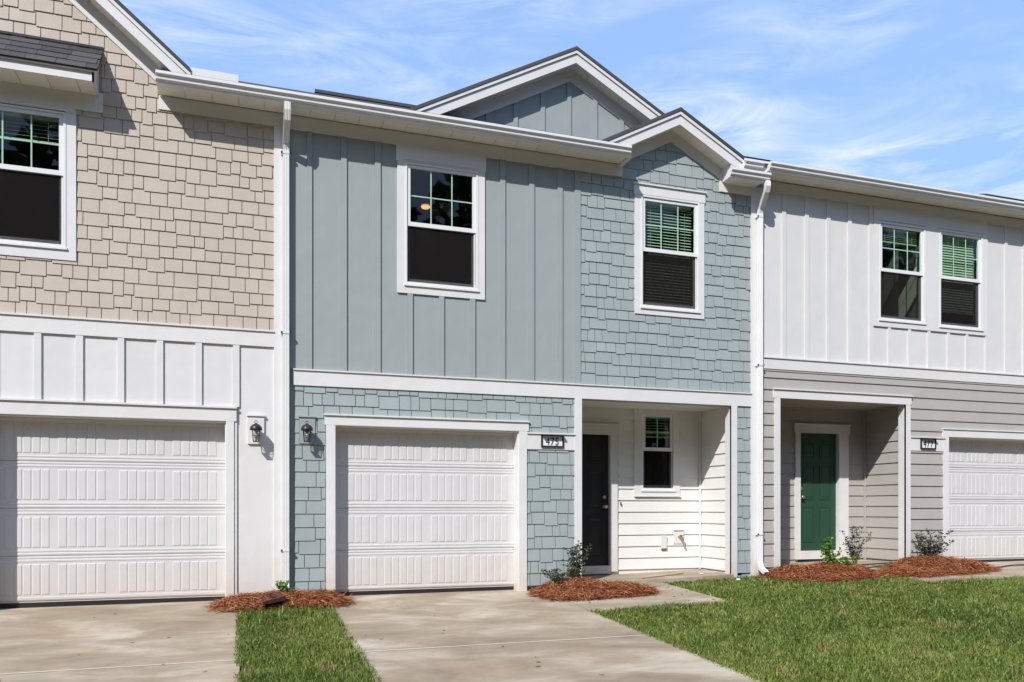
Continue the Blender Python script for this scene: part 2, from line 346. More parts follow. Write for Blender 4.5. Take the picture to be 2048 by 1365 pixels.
def wall_panel(parent, mat, x0, x1, z0, z1, holes, planes=(), y0=0.0, y1=.14, name='wall'):
    xs = sorted({x0, x1, *[min(max(h[i], x0), x1) for h in holes for i in (0, 1)]}); zs = sorted({z0, z1, *[min(max(h[i], z0), z1) for h in holes for i in (2, 3)]})
    mb = MB()
    for a, b in zip(xs, xs[1:]):
        run = None
        for c, d in list(zip(zs, zs[1:]))+[(None, None)]:
            inside = c is None or any(h[0]-1e-6 <= a and b <= h[1]+1e-6 and h[2]-1e-6 <= c and d <= h[3]+1e-6 for h in holes)
            if inside:
                if run:
                    p = [(a, run[0]), (b, run[0]), (b, run[1]), (a, run[1])]
                    for pl in planes: p = clip(p, *pl)
                    if len(p) >= 3: mb.prism(p, y0, y1)
                run = None
            else: run = (run[0], d) if run else (c, d)
    return mb.build(name, mat, parent)

# ------------------------------------------------------------ building components
def window(parent, x0, x1, z0, z1, zm, cols, rows=2, y=0.0, room=True, glass='glass_green', side=.9, rmat='room', depth=2.6, lower='glass_grey'):
    """single-hung window; frame outer edge x0..x1, z0..z1, meeting rail centred at zm"""
    w = MB().ring(x0, x1, z0, z1, .028, y-.036, y+.07, .045); w.box(x0-.012, x1+.012, y-.05, y-.02, z0-.012, z0+.012)
    fr = w.build('window', 'vinyl', parent)
    a, b = x0+.03, x1-.03
    MB().ring(a, b, zm-.02, z1-.03, .045, y-.018, y+.012, .055).build('upper_sash', 'vinyl', fr)
    MB().ring(a, b, z0+.047, zm+.022, .045, y+.016, y+.045, .05).build('lower_sash', 'vinyl', fr)
    ga, gb, gz0, gz1 = a+.04, b-.04, zm+.03, z1-.07
    Bx('pane', glass, fr, ga, gb, y-.006, y-.002, gz0, gz1)
    for i in range(1, cols):
        xx = ga+(gb-ga)*i/cols; Bx('muntin', 'vinyl', fr, xx-.008, xx+.008, y+.002, y+.008, gz0, gz1)
    for i in range(1, rows):
        zz = gz0+(gz1-gz0)*i/rows; Bx('muntin', 'vinyl', fr, ga, gb, y+.0085, y+.012, zz-.008, zz+.008)
    Bx('pane', lower, fr, ga, gb, y+.028, y+.032, z0+.09, zm-.02)
    Bx('insect_screen', 'screen', fr, a+.012, b-.012, y+.006, y+.0085, z0+.05, zm-.018)
    Bx('screen_frame', 'vinyl', fr, b-.022, b-.008, y+.0, y+.012, z0+.05, zm-.03)
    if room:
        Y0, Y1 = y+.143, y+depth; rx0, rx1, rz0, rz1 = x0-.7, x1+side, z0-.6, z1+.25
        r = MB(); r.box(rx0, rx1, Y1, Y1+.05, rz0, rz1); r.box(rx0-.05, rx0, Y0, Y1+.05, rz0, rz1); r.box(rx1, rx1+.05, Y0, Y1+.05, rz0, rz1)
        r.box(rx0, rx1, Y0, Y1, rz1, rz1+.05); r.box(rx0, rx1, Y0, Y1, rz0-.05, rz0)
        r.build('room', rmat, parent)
        r = MB(); r.box(x0-.02, x0, y+.07, y+.145, z0-.02, z1+.02); r.box(x1, x1+.02, y+.07, y+.145, z0-.02, z1+.02)
        r.box(x0, x1, y+.07, y+.145, z1, z1+.02); r.box(x0, x1, y+.07, y+.17, z0-.02, z0)
        r.build('window_reveal', 'bb_white', fr)
    return fr
def casing(parent, x0, x1, z0, z1, ix0, ix1, iz0, iz1, y=0.0, t=.03, head=None, ears=.015):
    """flat boards round an opening: outer x0..x1,z0..z1, inner hole i*"""
    MB().box(x0, ix0, y-t, y, z0, iz1).build('casing_board', 'trim', parent)
    MB().box(ix1, x1, y-t, y, z0, iz1).build('casing_board', 'trim', parent)
    if iz0 > z0: MB().box(ix0, ix1, y-t, y, z0, iz0).build('casing_board', 'trim', parent)
    MB().box(x0-ears, x1+ears, y-t-.006, y, iz1, z1).build('head_casing', 'trim', parent)
def blind(x0, x1, z0, z1, y, n_pitch, label, tilt=18, pitch=.044, stack=0):
    b = empty('window_blind', (x0, y, z0), label=label, category='blind', group='slatted window blinds')
    Bx('headrail', 'slat', b, 0, x1-x0, -.02, .03, z1-z0-.035, z1-z0)
    me = MB(); c, s = math.cos(R(tilt))*.024, -math.sin(R(tilt))*.024
    me.add([(0, -c, s), (x1-x0, -c, s), (x1-x0, c, -s), (0, c, -s), (0, -c, s+.002), (x1-x0, -c, s+.002), (x1-x0, c, -s+.002), (0, c, -s+.002)],
           [(0,3,2,1),(4,5,6,7),(0,1,5,4),(1,2,6,5),(2,3,7,6),(3,0,4,7)])
    me = me.mesh('slat'); me.materials.append(M['slat'])
    z = z1-z0-.06
    while z > .02: link('slat', me, b, (0, 0, z)); z -= pitch
    Bx('bottom_rail', 'slat', b, 0, x1-x0, -.02, .02, -.002, .016)
    Bx('cord', 'slat', b, .12, .123, -.03, -.028, 0, z1-z0-.03); Bx('cord', 'slat', b, x1-x0-.123, x1-x0-.12, -.03, -.028, 0, z1-z0-.03)
    return b
def garage_door(parent, x0, x1, zb, groups, rows, ytop, y=.17):
    """sectional steel door; groups = x ranges of the pressed panels, rows = z ranges"""
    d = MB().box(x0-.03, x1+.03, y+.012, y+.05, zb, ytop+.05).build('garage_door', 'garage', parent)
    seams = [ytop+.03]+[(rows[i][0]+rows[i+1][1])/2 for i in range(3)]+[zb+.02]
    for i in range(4):
        zt, z0 = seams[i]-.003, seams[i+1]+.003; ra, rb = rows[i]
        m = MB().box(x0-.02, x1+.02, y, y+.011, z0, zt)
        e = .0045
        if i < 4:
            zz = [(z0+.004, z0+.032), (z0+.040, ra-.024)] if ra-z0 > .08 else [(z0+.004, ra-.02)]
            for a, b in zz:
                if b-a > .008: m.prism([(y, a), (y-e, a+.006), (y-e, b-.006), (y, b)], x0, x1, 'x')
            zz = [(rb+.024, zt-.040), (zt-.032, zt-.004)] if zt-rb > .08 else [(rb+.02, zt-.004)]
            for a, b in zz:
                if b-a > .016: m.prism([(y, a), (y-e, a+.006), (y-e, b-.006), (y, b)], x0, x1, 'x')
        s = m.build('door_section', 'garage', d)
    for ra, rb in rows:
        for ga, gb in groups:
            # pressed frame around the five boards
            w = (gb-ga)/5
            for k in range(5):
                a, b = ga+k*w+.004, ga+(k+1)*w-.004; key = ('gd', round(b-a, 3), round(rb-ra, 3))
                if key not in _cache:
                    W_, H_ = b-a, rb-ra; q = .009
                    mm = MB().add([(0,0,0),(W_,0,0),(W_,0,H_),(0,0,H_),(q,-.0055,q),(W_-q,-.0055,q),(W_-q,-.0055,H_-q),(q,-.0055,H_-q)],
                        [(4,5,6,7),(0,1,5,4),(1,2,6,5),(2,3,7,6),(3,0,4,7)]).mesh('door_panel'); mm.materials.append(M['garage']); _cache[key] = mm
                link('door_panel', _cache[key], d, (a, y, ra))
    Bx('weather_seal', 'black', d, x0-.01, x1+.01, y+.012, y+.04, zb-.075, zb-.0005)
    return d
def six_panel_door(parent, x0, x1, z0, z1, y, mat, knob_side):
    d = Bx('front_door', mat, parent, x0, x1, y, y+.04, z0, z1)
    W_, H_ = x1-x0, z1-z0; sx = W_*.13; pw = (W_-3*sx)/2
    for (f0, f1) in ((.07, .37), (.43, .72), (.78, .92)):
        for k in (0, 1):
            a = x0+sx+k*(pw+sx); b = a+pw; c, e = z0+H_*f0, z0+H_*f1
            MB().ring(a, b, c, e, .018, y-.008, y).build('panel_moulding', mat, d)
            q = .035; MB().add([(a+q,y,c+q),(b-q,y,c+q),(b-q,y,e-q),(a+q,y,e-q),(a+q+.02,y-.007,c+q+.02),(b-q-.02,y-.007,c+q+.02),(b-q-.02,y-.007,e-q-.02),(a+q+.02,y-.007,e-q-.02)],
                    [(4,5,6,7),(0,1,5,4),(1,2,6,5),(2,3,7,6),(3,0,4,7)]).build('door_panel', mat, d)
    kx = x1-.07 if knob_side > 0 else x0+.07
    smooth(MB().lathe([(.032, 0), (.032, -.008), (.012, -.012), (.012, -.035), (.028, -.045), (.031, -.058), (.022, -.072), (.001, -.075)], (kx, y, z0+.93), 14, 'y').build('door_knob', 'nickel', d))
    smooth(MB().lathe([(.03, 0), (.03, -.012), (.02, -.02), (.001, -.021)], (kx, y, z0+1.08), 14, 'y').build('deadbolt', 'nickel', d))
    return d
GPROF = [(-.30, .0), (-.30, .115), (-.315, .115), (-.318, .012), (-.36, .012), (-.384, .036), (-.386, .070), (-.41, .088), (-.412, .120), (-.43, .121), (-.431, .088), (-.404, .070), (-.402, .036), (-.372, .018), (-.371, .0)]
def gutter(parent, x0, x1, zb, yoff=0, caps=(True, True), mat='gutter'):
    pr = [(a+yoff, zb+b) for a, b in GPROF]
    g = MB().prism(pr, x0, x1, 'x').build('gutter', mat, parent)
    cap = [(-.30, 0), (-.30, .12), (-.43, .12), (-.414, .08), (-.394, .03), (-.366, 0)]
    for f, x in zip(caps, (x0-.004, x1)):
        if f: MB().prism([(a+yoff, zb+b) for a, b in cap], x, x+.004, 'x').build('end_cap', mat, g)
    return g
def downspout(parent, path, w=.078, d=.058, straps=()):
    """fluted rectangular pipe swept along a path in a plane of constant-ish x"""
    prof = []
    nfl = 4
    for k in range(nfl):                              # fluted front
        a = -w/2+w*k/nfl; prof += [(a+.002, -d/2), (a+w/nfl*.5, -d/2+.006), (a+w/nfl-.002, -d/2)]
    prof += [(w/2, -d/2+.004), (w/2, d/2), (-w/2, d/2), (-w/2, -d/2+.004)]
    P = [Vector(p) for p in path]; mb = MB(); n = len(prof); vs = []; fs = []
    for i, p in enumerate(P):
        t = (P[min(i+1, len(P)-1)]-P[max(i-1, 0)]).normalized(); side = Vector((1, 0, 0)); side = (side-t*side.dot(t)).normalized(); nn = side.cross(t)*-1
        if nn.y > 0: nn = -nn
        if abs(nn.y) < .3 and nn.z > 0: nn = nn
        for a, b in prof: vs.append(p+side*a-nn*b)
    for i in range(len(P)-1):
        for k in range(n): fs.append((i*n+k, i*n+(k+1)%n, (i+1)*n+(k+1)%n, (i+1)*n+k))
    fs += [tuple(range(n))]
    o = mb.add(vs, fs).build('downspout', 'gutter', parent)
    for (x, y, z) in straps:
        MB().box(x-w/2-.022, x+w/2+.022, y-d/2-.004, y-d/2+.001, z-.014, z+.014).box(x-w/2-.022, x-w/2-.002, y-d/2-.004, y+d/2, z-.014, z+.014).box(x+w/2+.002, x+w/2+.022, y-d/2-.004, y+d/2, z-.014, z+.014).build('strap', 'gutter', o)
    return o
def soffit(parent, x0, x1, y0, y1, z, step=.305):
    x = x0
    while x < x1-.01:
        e = min(x+step, x1); MB().box(x+.0025, e-.0025, y0, y1-.05, z, z+.012).build('soffit_panel', 'soffit', parent); x = e
    MB().box(x0, x1, y0, y1+.13, z+.04, z+.05).build('soffit_backing', 'soffit', parent)
def rake(ax, az, m, xe, t0, t1, xs=None):
    s = 1 if xe > ax else -1; xs = ax if xs is None else xs
    zf = lambda x: az-m*abs(x-ax)
    return [(xs, zf(xs)+t0), (xe, zf(xe)+t0), (xe, zf(xe)+t1), (xs, zf(xs)+t1)]
def gable(parent, ax, az, m, xl, xr, yf, yw, yb, fl=None, fr=None, frz=.175, wl=None, wr=None):
    """gable roof: apex ax/az at the top of the roof, eaves at xl/xr; yf fascia plane, yw wall, yb back end"""
    fl = xl if fl is None else fl; fr = xr if fr is None else fr; wl = fl if wl is None else wl; wr = fr if wr is None else wr
    rf = MB().prism(rake(ax, az, m, xl, .014, -.035), yf-.03, yb).build('roof', 'roof', parent)
    MB().prism(rake(ax, az, m, xr, .014, -.035), yf-.03, yb).build('roof_slope', 'roof', rf)
    for e, f, w_ in ((xl, fl, wl), (xr, fr, wr)):
        MB().prism(rake(ax, az, m, e, -.036, -.085), yf-.02, yf+.02).build('shingle_mould', 'trim', rf)
        MB().prism(rake(ax, az, m, f, -.085, -.225), yf, yf+.02).build('rake_fascia', 'trim', rf)
        s = 1 if e > ax else -1; x = ax; dx = .26
        while (x-f)*s < -.01:
            x2 = x+s*dx
            if (x2-f)*s > 0: x2 = f
            MB().prism(rake(ax, az, m, x2-s*.0025, -.185, -.197, x+s*.0025), yf+.02, yw).build('soffit_panel', 'soffit', rf); x = x2
        MB().prism(rake(ax, az, m, f, -.17, -.184), yf+.02, yw).build('soffit_backing', 'soffit', rf)
        MB().prism(rake(ax, az, m, w_, -.198, -.198-frz), yw-.03, yw).build('frieze_board', 'trim', rf)
    return rf

# ------------------------------------------------------------ ground
def sheet(name, mat, x0, x1, y0, y1, dz, parent=None, nx=1, ny=1, side=0, **tags):
    xs = sorted({x0, x1, *[v for v in XS if x0 < v < x1], *np.linspace(x0, x1, nx+1)}); ys = sorted({y0, y1, *[v for v in (-13, 0) if y0 < v < y1], *np.linspace(y0, y1, ny+1)})
    mb = MB(); vs = [(x, y, gz(x, y)+dz) for y in ys for x in xs]; n = len(xs); fs = [(j*n+i, j*n+i+1, (j+1)*n+i+1, (j+1)*n+i) for j in range(len(ys)-1) for i in range(n-1)]
    if side:
        o = len(vs); vs += [(x, y, gz(x, y)+dz-side) for y in ys for x in xs]
        for i in range(n-1):
            fs += [(i, i+1, o+i+1, o+i), ((len(ys)-1)*n+i, (len(ys)-1)*n+i+1, o+(len(ys)-1)*n+i+1, o+(len(ys)-1)*n+i)]
        for j in range(len(ys)-1):
            fs += [(j*n, (j+1)*n, o+(j+1)*n, o+j*n), (j*n+n-1, (j+1)*n+n-1, o+(j+1)*n+n-1, o+j*n+n-1)]
    return mb.add(vs, fs).build(name, mat, parent, **tags)
sheet('ground', 'ground', -400, 400, -400, 400, -.045, kind='structure')
def driveway(x0, x1, ytop, zoff=0, joints=(-3.17, -7.2), yend=-13):
    d = empty('driveway', ((x0+x1)/2, ytop, 0), kind='structure'); off = d.location
    ys = [ytop]+list(joints)+[yend]
    for a, b in zip(ys, ys[1:]):
        s = sheet('slab', 'concrete', x0, x1, b+.008, a-.008, zoff, None, 2, 2, .12); s.parent = d; s.location = -off
    for j in joints:
        s = sheet('joint', 'joint', x0, x1, j-.012, j+.012, zoff+.003, None); s.parent = d; s.location = -off
driveway(1.02, 4.0, .24)
driveway(-3.6, -.004, .24, 0, (-3.2, -7.2))
driveway(10.95, 14.6, .24, 0, (-3.2, -7.2))
sheet('walkway', 'concrete', 4.012, 5.92, -1.76, -.06, .0, None, 1, 1, .12, kind='structure')
sheet('porch_floor', 'concrete', 4.62, 7.12, -.05, 1.05, .055, None, 1, 1, .15, kind='structure')
sheet('walkway', 'concrete', 9.3, 10.94, -1.62, -.06, .004, None, 1, 1, .12, kind='structure')
sheet('porch_floor', 'concrete', 7.98, 10.46, -.05, 1.12, .045, None, 1, 1, .15, kind='structure')
M['asphalt'] = paint('asphalt', (.05, .05, .052), .9, .1, .5, 60, 0)
sheet('road', 'asphalt', -200, 200, -22, -13.02, .0, None, kind='structure')

# ------------------------------------------------------------ LEFT TOWNHOUSE
L = empty('townhouse', (0, 0, 0), label='left townhouse with beige staggered shingles above white board and batten and a white garage door', category='house', group='attached townhouses in a row')
LW = (-2.936, -1.923, 4.174, 5.775)                       # window opening
LG = (-2.656, -.164, -.2, 2.228)
LAX, LAZ, LM = -2.45, 7.95, .843                          # left gable apex (roof top)
def lz(x): return LAZ-LM*abs(x-LAX)
pl_r = (LM, 1, LAZ-.19+LM*LAX); pl_l = (-LM, 1, LAZ-.19-LM*LAX)
wall_panel(L, 'beige_shingle', -4.6, -.93, 3.19, 7.8, [LW], [pl_r, pl_l]); wall_panel(L, 'beige_shingle', -.93, .41, 3.19, 6.13, [])
wall_panel(L, 'bb_white', -4.6, .41, .05, 3.19, [LG])
Lp = []
for p, a, b in shingle_polys(-4.5, .405, 3.385, 7.7, [LW, (-.93, .41, 6.0, 9), (-3.3, -1.55, 5.84, 6.56)], [], 5):
    if p[0][0] < -.935:
        for pl in ((LM, 1, LAZ-.3+LM*LAX), (-LM, 1, LAZ-.3-LM*LAX)): p = clip(p, *pl) if len(p) > 2 else p
    if len(p) > 2: Lp.append((p, a, b))
put_shingles(L, Lp, 'beige_shingle')
Bx('foundation', 'foundation', L, -.09, .6, .02, .2, -.6, .07); Bx('foundation', 'foundation', L, -4.6, -2.74, .02, .2, -.6, .07)
# band, battens, boards
Bx('belly_band', 'trim', L, -4.6, .405, -.032, 0, 3.18, 3.365); Bx('drip_cap', 'trim', L, -4.6, .405, -.05, 0, 3.365, 3.385)
bt = [(-4.42, -4.35), (-3.98, -3.91), (-3.55, -3.48), (-3.11, -3.04), (-2.69, -2.615), (-2.252, -2.178), (-1.823, -1.745), (-1.377, -1.307), (-.953, -.879), (-.516, -.442), (-.082, -.006)]
for i, (a, b) in enumerate(bt):
    Bx('batten', 'bb_white', L, a, b, -.028, -.006, 2.41 if b < 0 else .09, 3.18)
    nx = bt[i+1][0] if i+1 < len(bt) else .407
    Bx('board', 'bb_white', L, b+.001 if i < len(bt)-1 else b+.004, nx-.001, -.006, 0, 2.41 if i < len(bt)-1 else .09, 3.18)
Bx('corner_board', 'trim', L, .405, .535, -.032, 0, .03, 6.13)
Bx('drip_cap', 'trim', L, -3.0, -.035, -.06, 0, 2.385, 2.405)
Bx('head_casing', 'trim', L, -2.97, -.041, -.038, 0, 2.228, 2.385)
Bx('casing_board', 'trim', L, -.164, -.07, -.036, 0, -.01, 2.228); Bx('casing_board', 'trim', L, -2.75, -2.656, -.036, 0, -.01, 2.228)
Bx('corner_strip', 'bb_white', L, -.07, -.035, -.022, 0, .03, 2.228)
for x in (-.176, -2.656): Bx('jamb', 'trim', L, x, x+.012, 0, .17, -.02, 2.228)
Bx('jamb', 'trim', L, -2.644, -.176, 0, .17, 2.216, 2.228)
garage_door(L, -2.656, -.164, .042, [(-2.60, -2.127), (-2.048, -1.53), (-1.392, -.876), (-.792, -.273)], [(1.80, 2.16), (1.25, 1.611), (.686, 1.05), (.13, .492)], 2.228)
# window + shed hood
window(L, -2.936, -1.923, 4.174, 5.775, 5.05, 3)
casing(L, -3.04, -1.818, 4.044, 5.82, -2.93, -1.929, 4.18, 5.765, ears=0)
Bx('hood_board', 'trim', L, -3.33, -1.535, -.034, 0, 5.822, 6.05)
hood = MB().prism([(0, 6.575), (-.39, 6.145), (-.39, 6.125), (0, 6.55)], -3.36, -1.54, 'x').build('window_hood', 'roof', L)
Bx('hood_fascia', 'trim', hood, -3.31, -1.58, -.36, -.34, 6.02, 6.125)
Bx('hood_drip', 'trim', hood, -3.33, -1.555, -.385, -.34, 6.126, 6.138)
MB().prism([(0, 6.545), (-.36, 6.14), (-.36, 6.02), (-.003, 6.02)], -1.60, -1.58, 'x').build('hood_cheek', 'trim', hood)
MB().prism([(0, 6.545), (-.36, 6.14), (-.36, 6.02), (-.003, 6.02)], -3.31, -3.29, 'x').build('hood_cheek', 'trim', hood)
x = -3.29
while x < -1.61: e = min(x+.305, -1.60); Bx('soffit_panel', 'soffit', hood, x+.003, e-.003, -.34, 0, 6.02, 6.032); x = e
Bx('hood_flashing', 'black', hood, -3.37, -1.53, -.03, 0, 6.572, 6.60)
sl = Vector((0, -.39, -.43)); Ls = sl.length; un = sl.normalized(); nn = Vector((0, -.43, .39)).normalized()
for r_ in range(4):
    x = -3.36-random.uniform(0, .15)
    while x < -1.54:
        a, b = max(x, -3.36)+.002, min(x+.305, -1.535)-.002; x += .305
        if b-a < .03: continue
        p0 = Vector((0, 0, 6.58))+un*(Ls*r_/4); p1 = Vector((0, 0, 6.58))+un*(Ls*(r_+1)/4+.01); th = .004+random.uniform(0, .003)
        q = [p0+nn*.001, p1+nn*(th+.004), p1+nn*.0005, p0+nn*.0002]
        MB().add([(a, v.y, v.z) for v in q]+[(b, v.y, v.z) for v in q], [(0,1,2,3),(4,7,6,5),(0,4,5,1),(1,5,6,2),(3,2,6,7),(0,3,7,4)]).build('roof_shingle', 'roof', hood)
gable(L, LAX, LAZ, LM, -4.36, -.555, -.30, 0, 4.3, wl=-4.1, wr=-.915, frz=.2)
Bx('roof_kicker', 'trim', L, -.56, -.02, -.31, -.20, 6.2, 6.388)

# ------------------------------------------------------------ MIDDLE TOWNHOUSE
C = empty('townhouse', (0, 0, 0), label='middle townhouse with blue grey boards and shingles, twin gables and the number 475', category='house', group='attached townhouses in a row')
MW = (2.071, 3.079, 4.112, 5.75); RW = (5.559, 6.541, 4.089, 5.745); MG = (1.164, 3.673, -.2, 2.223); PO = (4.618, 7.092, -.2, 2.712)
SAX, SAZ, SM = 6.06, 6.955, .525
wall_panel(C, 'blue_board', .535, 4.52, 2.9, 6.13, [MW])
wall_panel(C, 'blue_shingle', 4.52, 7.46, 2.9, 6.75, [RW], [(SM, 1, SAZ-.19+SM*SAX), (-SM, 1, SAZ-.19-SM*SAX)])
wall_panel(C, 'blue_shingle', .535, 7.46, .05, 2.9, [MG, (4.59, 7.115, -.2, 2.712)])
Bx('foundation', 'foundation', C, .6, 1.10, .02, .14, -.6, .05); Bx('foundation', 'foundation', C, 3.72, 4.58, .02, .14, -.6, .05); Bx('foundation', 'foundation', C, 7.1, 7.62, .02, .14, -.6, .12)
C_s = shingle_polys(4.603, 7.45, 2.93, 6.75, [RW, (4.5, 5.24, 6.0, 7)], [(SM, 1, SAZ-.27+SM*SAX), (-SM, 1, SAZ-.27-SM*SAX)], 21)
C_s += shingle_polys(.66, 4.51, .07, 2.75, [(1.04, 3.79, -.1, 2.36), (3.7, 4.52, 1.975, 2.2), (.712, .915, 1.975, 2.32)], [], 33, .172)
C_s += shingle_polys(7.2, 7.45, .16, 2.75, [], [], 12, .172)
put_shingles(C, C_s, 'blue_shingle')
bt = [(.809, .873), (1.237, 1.312), (1.673, 1.75), (2.106, 2.178), (2.535, 2.606), (2.965, 3.042), (3.399, 3.473), (3.821, 3.899), (4.248, 4.326)]
edges = [(.0, .60)]+bt+[(4.51, 4.603)]
for i in range(len(edges)-1):
    Bx('board', 'blue_board', C, edges[i][1]+.001, edges[i+1][0]-.001, -.007, 0, 2.92, 5.96) if not (edges[i][1] > 2.0 and edges[i+1][0] < 3.0) else [Bx('board', 'blue_board', C, edges[i][1]+.001, edges[i+1][0]-.001, -.007, 0, 2.92, 4.02)]
for a, b in bt:
    if 2.0 < a < 3.0: Bx('batten', 'blue_board', C, a, b, -.028, -.006, 2.92, 4.01)
    else: Bx('batten', 'blue_board', C, a, b, -.028, -.006, 2.92, 5.965)
Bx('corner_strip', 'blue_board', C, 4.51, 4.603, -.028, 0, 2.92, 5.965)
Bx('belly_band', 'trim', C, .64, 7.45, -.034, 0, 2.715, 2.905); Bx('drip_cap', 'trim', C, .64, 7.45, -.052, 0, 2.905, 2.922)
Bx('corner_board', 'trim', C, 7.45, 7.655, -.036, 0, .08, 6.1)
Bx('corner_board', 'blue_board', C, .535, .60, -.03, 0, .05, 5.96)
# garage
Bx('head_casing', 'trim', C, 1.03, 3.812, -.036, 0, 2.223, 2.345); Bx('drip_cap', 'trim', C, 1.02, 3.82, -.058, 0, 2.345, 2.366)
Bx('casing_board', 'trim', C, 1.047, 1.164, -.034, 0, -.01, 2.223); Bx('casing_board', 'trim', C, 3.673, 3.785, -.034, 0, -.01, 2.223)
for x in (1.164, 3.661): Bx('jamb', 'trim', C, x, x+.012, 0, .17, -.02, 2.223)
Bx('jamb', 'trim', C, 1.176, 3.661, 0, .17, 2.211, 2.223)
garage_door(C, 1.164, 3.673, .050, [(1.235, 1.739), (1.827, 2.343), (2.462, 2.975), (3.059, 3.568)], [(1.80, 2.16), (1.251, 1.611), (.692, 1.052), (.128, .5)], 2.223)
Bx('number_band', 'trim', C, 3.787, 4.51, -.03, 0, 1.975, 2.19); Bx('drip_cap', 'trim', C, 3.787, 4.515, -.05, 0, 2.19, 2.208)
Bx('corner_board', 'trim', C, 4.51, 4.618, -.036, 0, .04, 2.715)
Bx('lamp_block', 'blue_board', C, .715, .912, -.03, 0, 1.975, 2.31); Bx('drip_cap', 'blue_board', C, .705, .922, -.045, 0, 2.31, 2.325)
Bx('lamp_block', 'trim', L, .09, .287, -.034, -.006, 1.955, 2.30); Bx('drip_cap', 'trim', L, .08, .297, -.05, -.006, 2.30, 2.318)
# windows
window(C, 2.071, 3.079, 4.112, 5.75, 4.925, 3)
casing(C, 1.97, 3.177, 4.004, 5.96, 2.075, 3.075, 4.118, 5.745)
Bx('drip_cap', 'trim', C, 2.06, 3.09, -.052, -.03, 5.775, 5.79)
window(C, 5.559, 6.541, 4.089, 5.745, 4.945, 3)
casing(C, 5.461, 6.624, 3.996, 5.885, 5.563, 6.537, 4.095, 5.74)
Bx('drip_cap', 'trim', C, 5.43, 6.655, -.058, 0, 5.885, 5.903)
# porch
Bx('corner_board', 'trim', C, 7.092, 7.199, -.036, 0, .09, 2.715)
Bx('jamb', 'trim', C, 7.092, 7.112, -.034, .13, .09, 2.715); Bx('jamb', 'trim', C, 4.598, 4.618, 0, .13, .04, 2.715)
Bx('porch_ceiling', 'white_plank', C, 4.5, 7.3, .0, 1.14, 2.74, 2.78)
wall_panel(C, 'white_plank', 4.55, 7.3, .05, 2.74, [(4.72, 5.60, .05, 2.335), (6.076, 6.712, 1.42, 2.715)], (), 1.0, 1.14, 'porch_wall')
Bx('porch_wall', 'white_plank', C, 4.5, 4.598, .13, 1.0, .05, 2.74)
Bx('porch_wall', 'white_plank', C, 7.2, 7.3, .0, 1.0, .12, 2.74)
plank_wall(C, 'white_plank', 4.6, 7.17, .175, 2.74, .184, [(4.6, 5.69, 0, 2.51), (5.966, 6.80, 1.33, 2.72)], lambda u, n, z: (u, 1.0-n, z))
plank_wall(C, 'white_plank', .13, .97, .175, 2.74, .184, [], lambda u, n, z: (7.2-n, u, z))
Bx('corner_strip', 'trim', C, 7.15, 7.18, .955, .985, .15, 2.74)
six_panel_door(C, 4.735, 5.54, .245, 2.34, 1.03, 'door_black', 1)
Bx('door_casing', 'trim', C, 5.54, 5.667, .955, 1.04, .15, 2.31); Bx('door_casing', 'trim', C, 4.61, 4.735, .955, 1.04, .15, 2.31)
Bx('head_casing', 'trim', C, 4.60, 5.69, .955, 1.0, 2.31, 2.47); Bx('drip_cap', 'trim', C, 4.60, 5.70, .94, 1.0, 2.47, 2.487)
Bx('threshold', 'trim', C, 4.735, 5.54, .95, 1.04, .12, .243)
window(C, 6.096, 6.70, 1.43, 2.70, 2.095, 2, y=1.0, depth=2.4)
casing(C, 5.966, 6.79, 1.352, 2.74, 6.10, 6.694, 1.44, 2.69, y=1.0, t=.035)
Bx('sill_cap', 'trim', C, 5.966, 6.80, .945, 1.0, 1.335, 1.352)
Bx('junction_cover', 'trim', C, 6.45, 6.545, .955, .985, .50, .70); Bx('junction_lip', 'foundation', C, 6.46, 6.555, .965, .985, .472, .498)
Bx('faucet_plate', 'trim', C, 6.68, 6.86, .965, .985, .575, .77); Bx('drip_cap', 'trim', C, 6.675, 6.865, .955, .985, .79, .80)
fb = MB().tube([(6.77, .97, .69), (6.77, .89, .69), (6.775, .86, .67), (6.785, .85, .63)], [.018, .016, .018, .016], 10).build('faucet', 'brass', C)
smooth(MB().lathe([(.03, 0), (.034, .006), (.03, .012)], (6.77, .87, .705), 12).build('faucet_handle', 'foundation', fb))
Bx('hook', 'black', C, 5.722, 5.73, .95, .98, 1.20, 1.25)
# main eave
Bx('frieze_board', 'trim', L, -.93, .535, -.034, 0, 5.965, 6.13); Bx('frieze_board', 'trim', C, .535, 5.26, -.034, 0, 5.96, 6.13)
soffit(L, -.93, .535, -.30, 0, 6.131); soffit(C, .535, 5.2, -.30, 0, 6.131)
Bx('fascia', 'trim', L, -.93, .535, -.3145, -.30, 6.11, 6.22); Bx('fascia', 'trim', C, .535, 5.2, -.3145, -.30, 6.11, 6.22)
gutter(L, -.925, .60, 6.108, -.015, (True, False)); gutter(C, .60, 5.2, 6.108, -.015, (False, True))
Bx('eave_end', 'trim', C, 5.2, 5.25, -.33, 0, 6.10, 6.27)
def main_roof(parent, x0, x1, ze, yr=4.3, m=.508, yf=-.37, cap=None):
    zr = ze+m*(yr-yf)
    rf = MB().prism([(yf, ze), (yr, zr), (2*yr+.4, ze), (2*yr+.4, ze-.03), (yr, zr-.04), (yf, ze-.022)], x0, x1, 'x').build('roof', 'roof', parent)
    # three-tab courses nearest the eave
    for r_ in range(3):
        ya = yf-.01+r_*.13; MB().prism([(ya, ze+m*(ya-yf)+.001), (ya, ze+m*(ya-yf)+.007), (ya+.14, ze+m*(ya+.14-yf)+.003)], x0, x1, 'x').build('shingle_course', 'roof', rf)
    Bx('drip_edge', 'gutter', rf, x0, x1, yf-.004, yf+.02, ze-.05, ze-.022)
    if cap: Bx('ridge_cap', 'roof', rf, cap, x1-.05, yr-.14, yr+.14, zr-.05, zr+.006)
    return rf
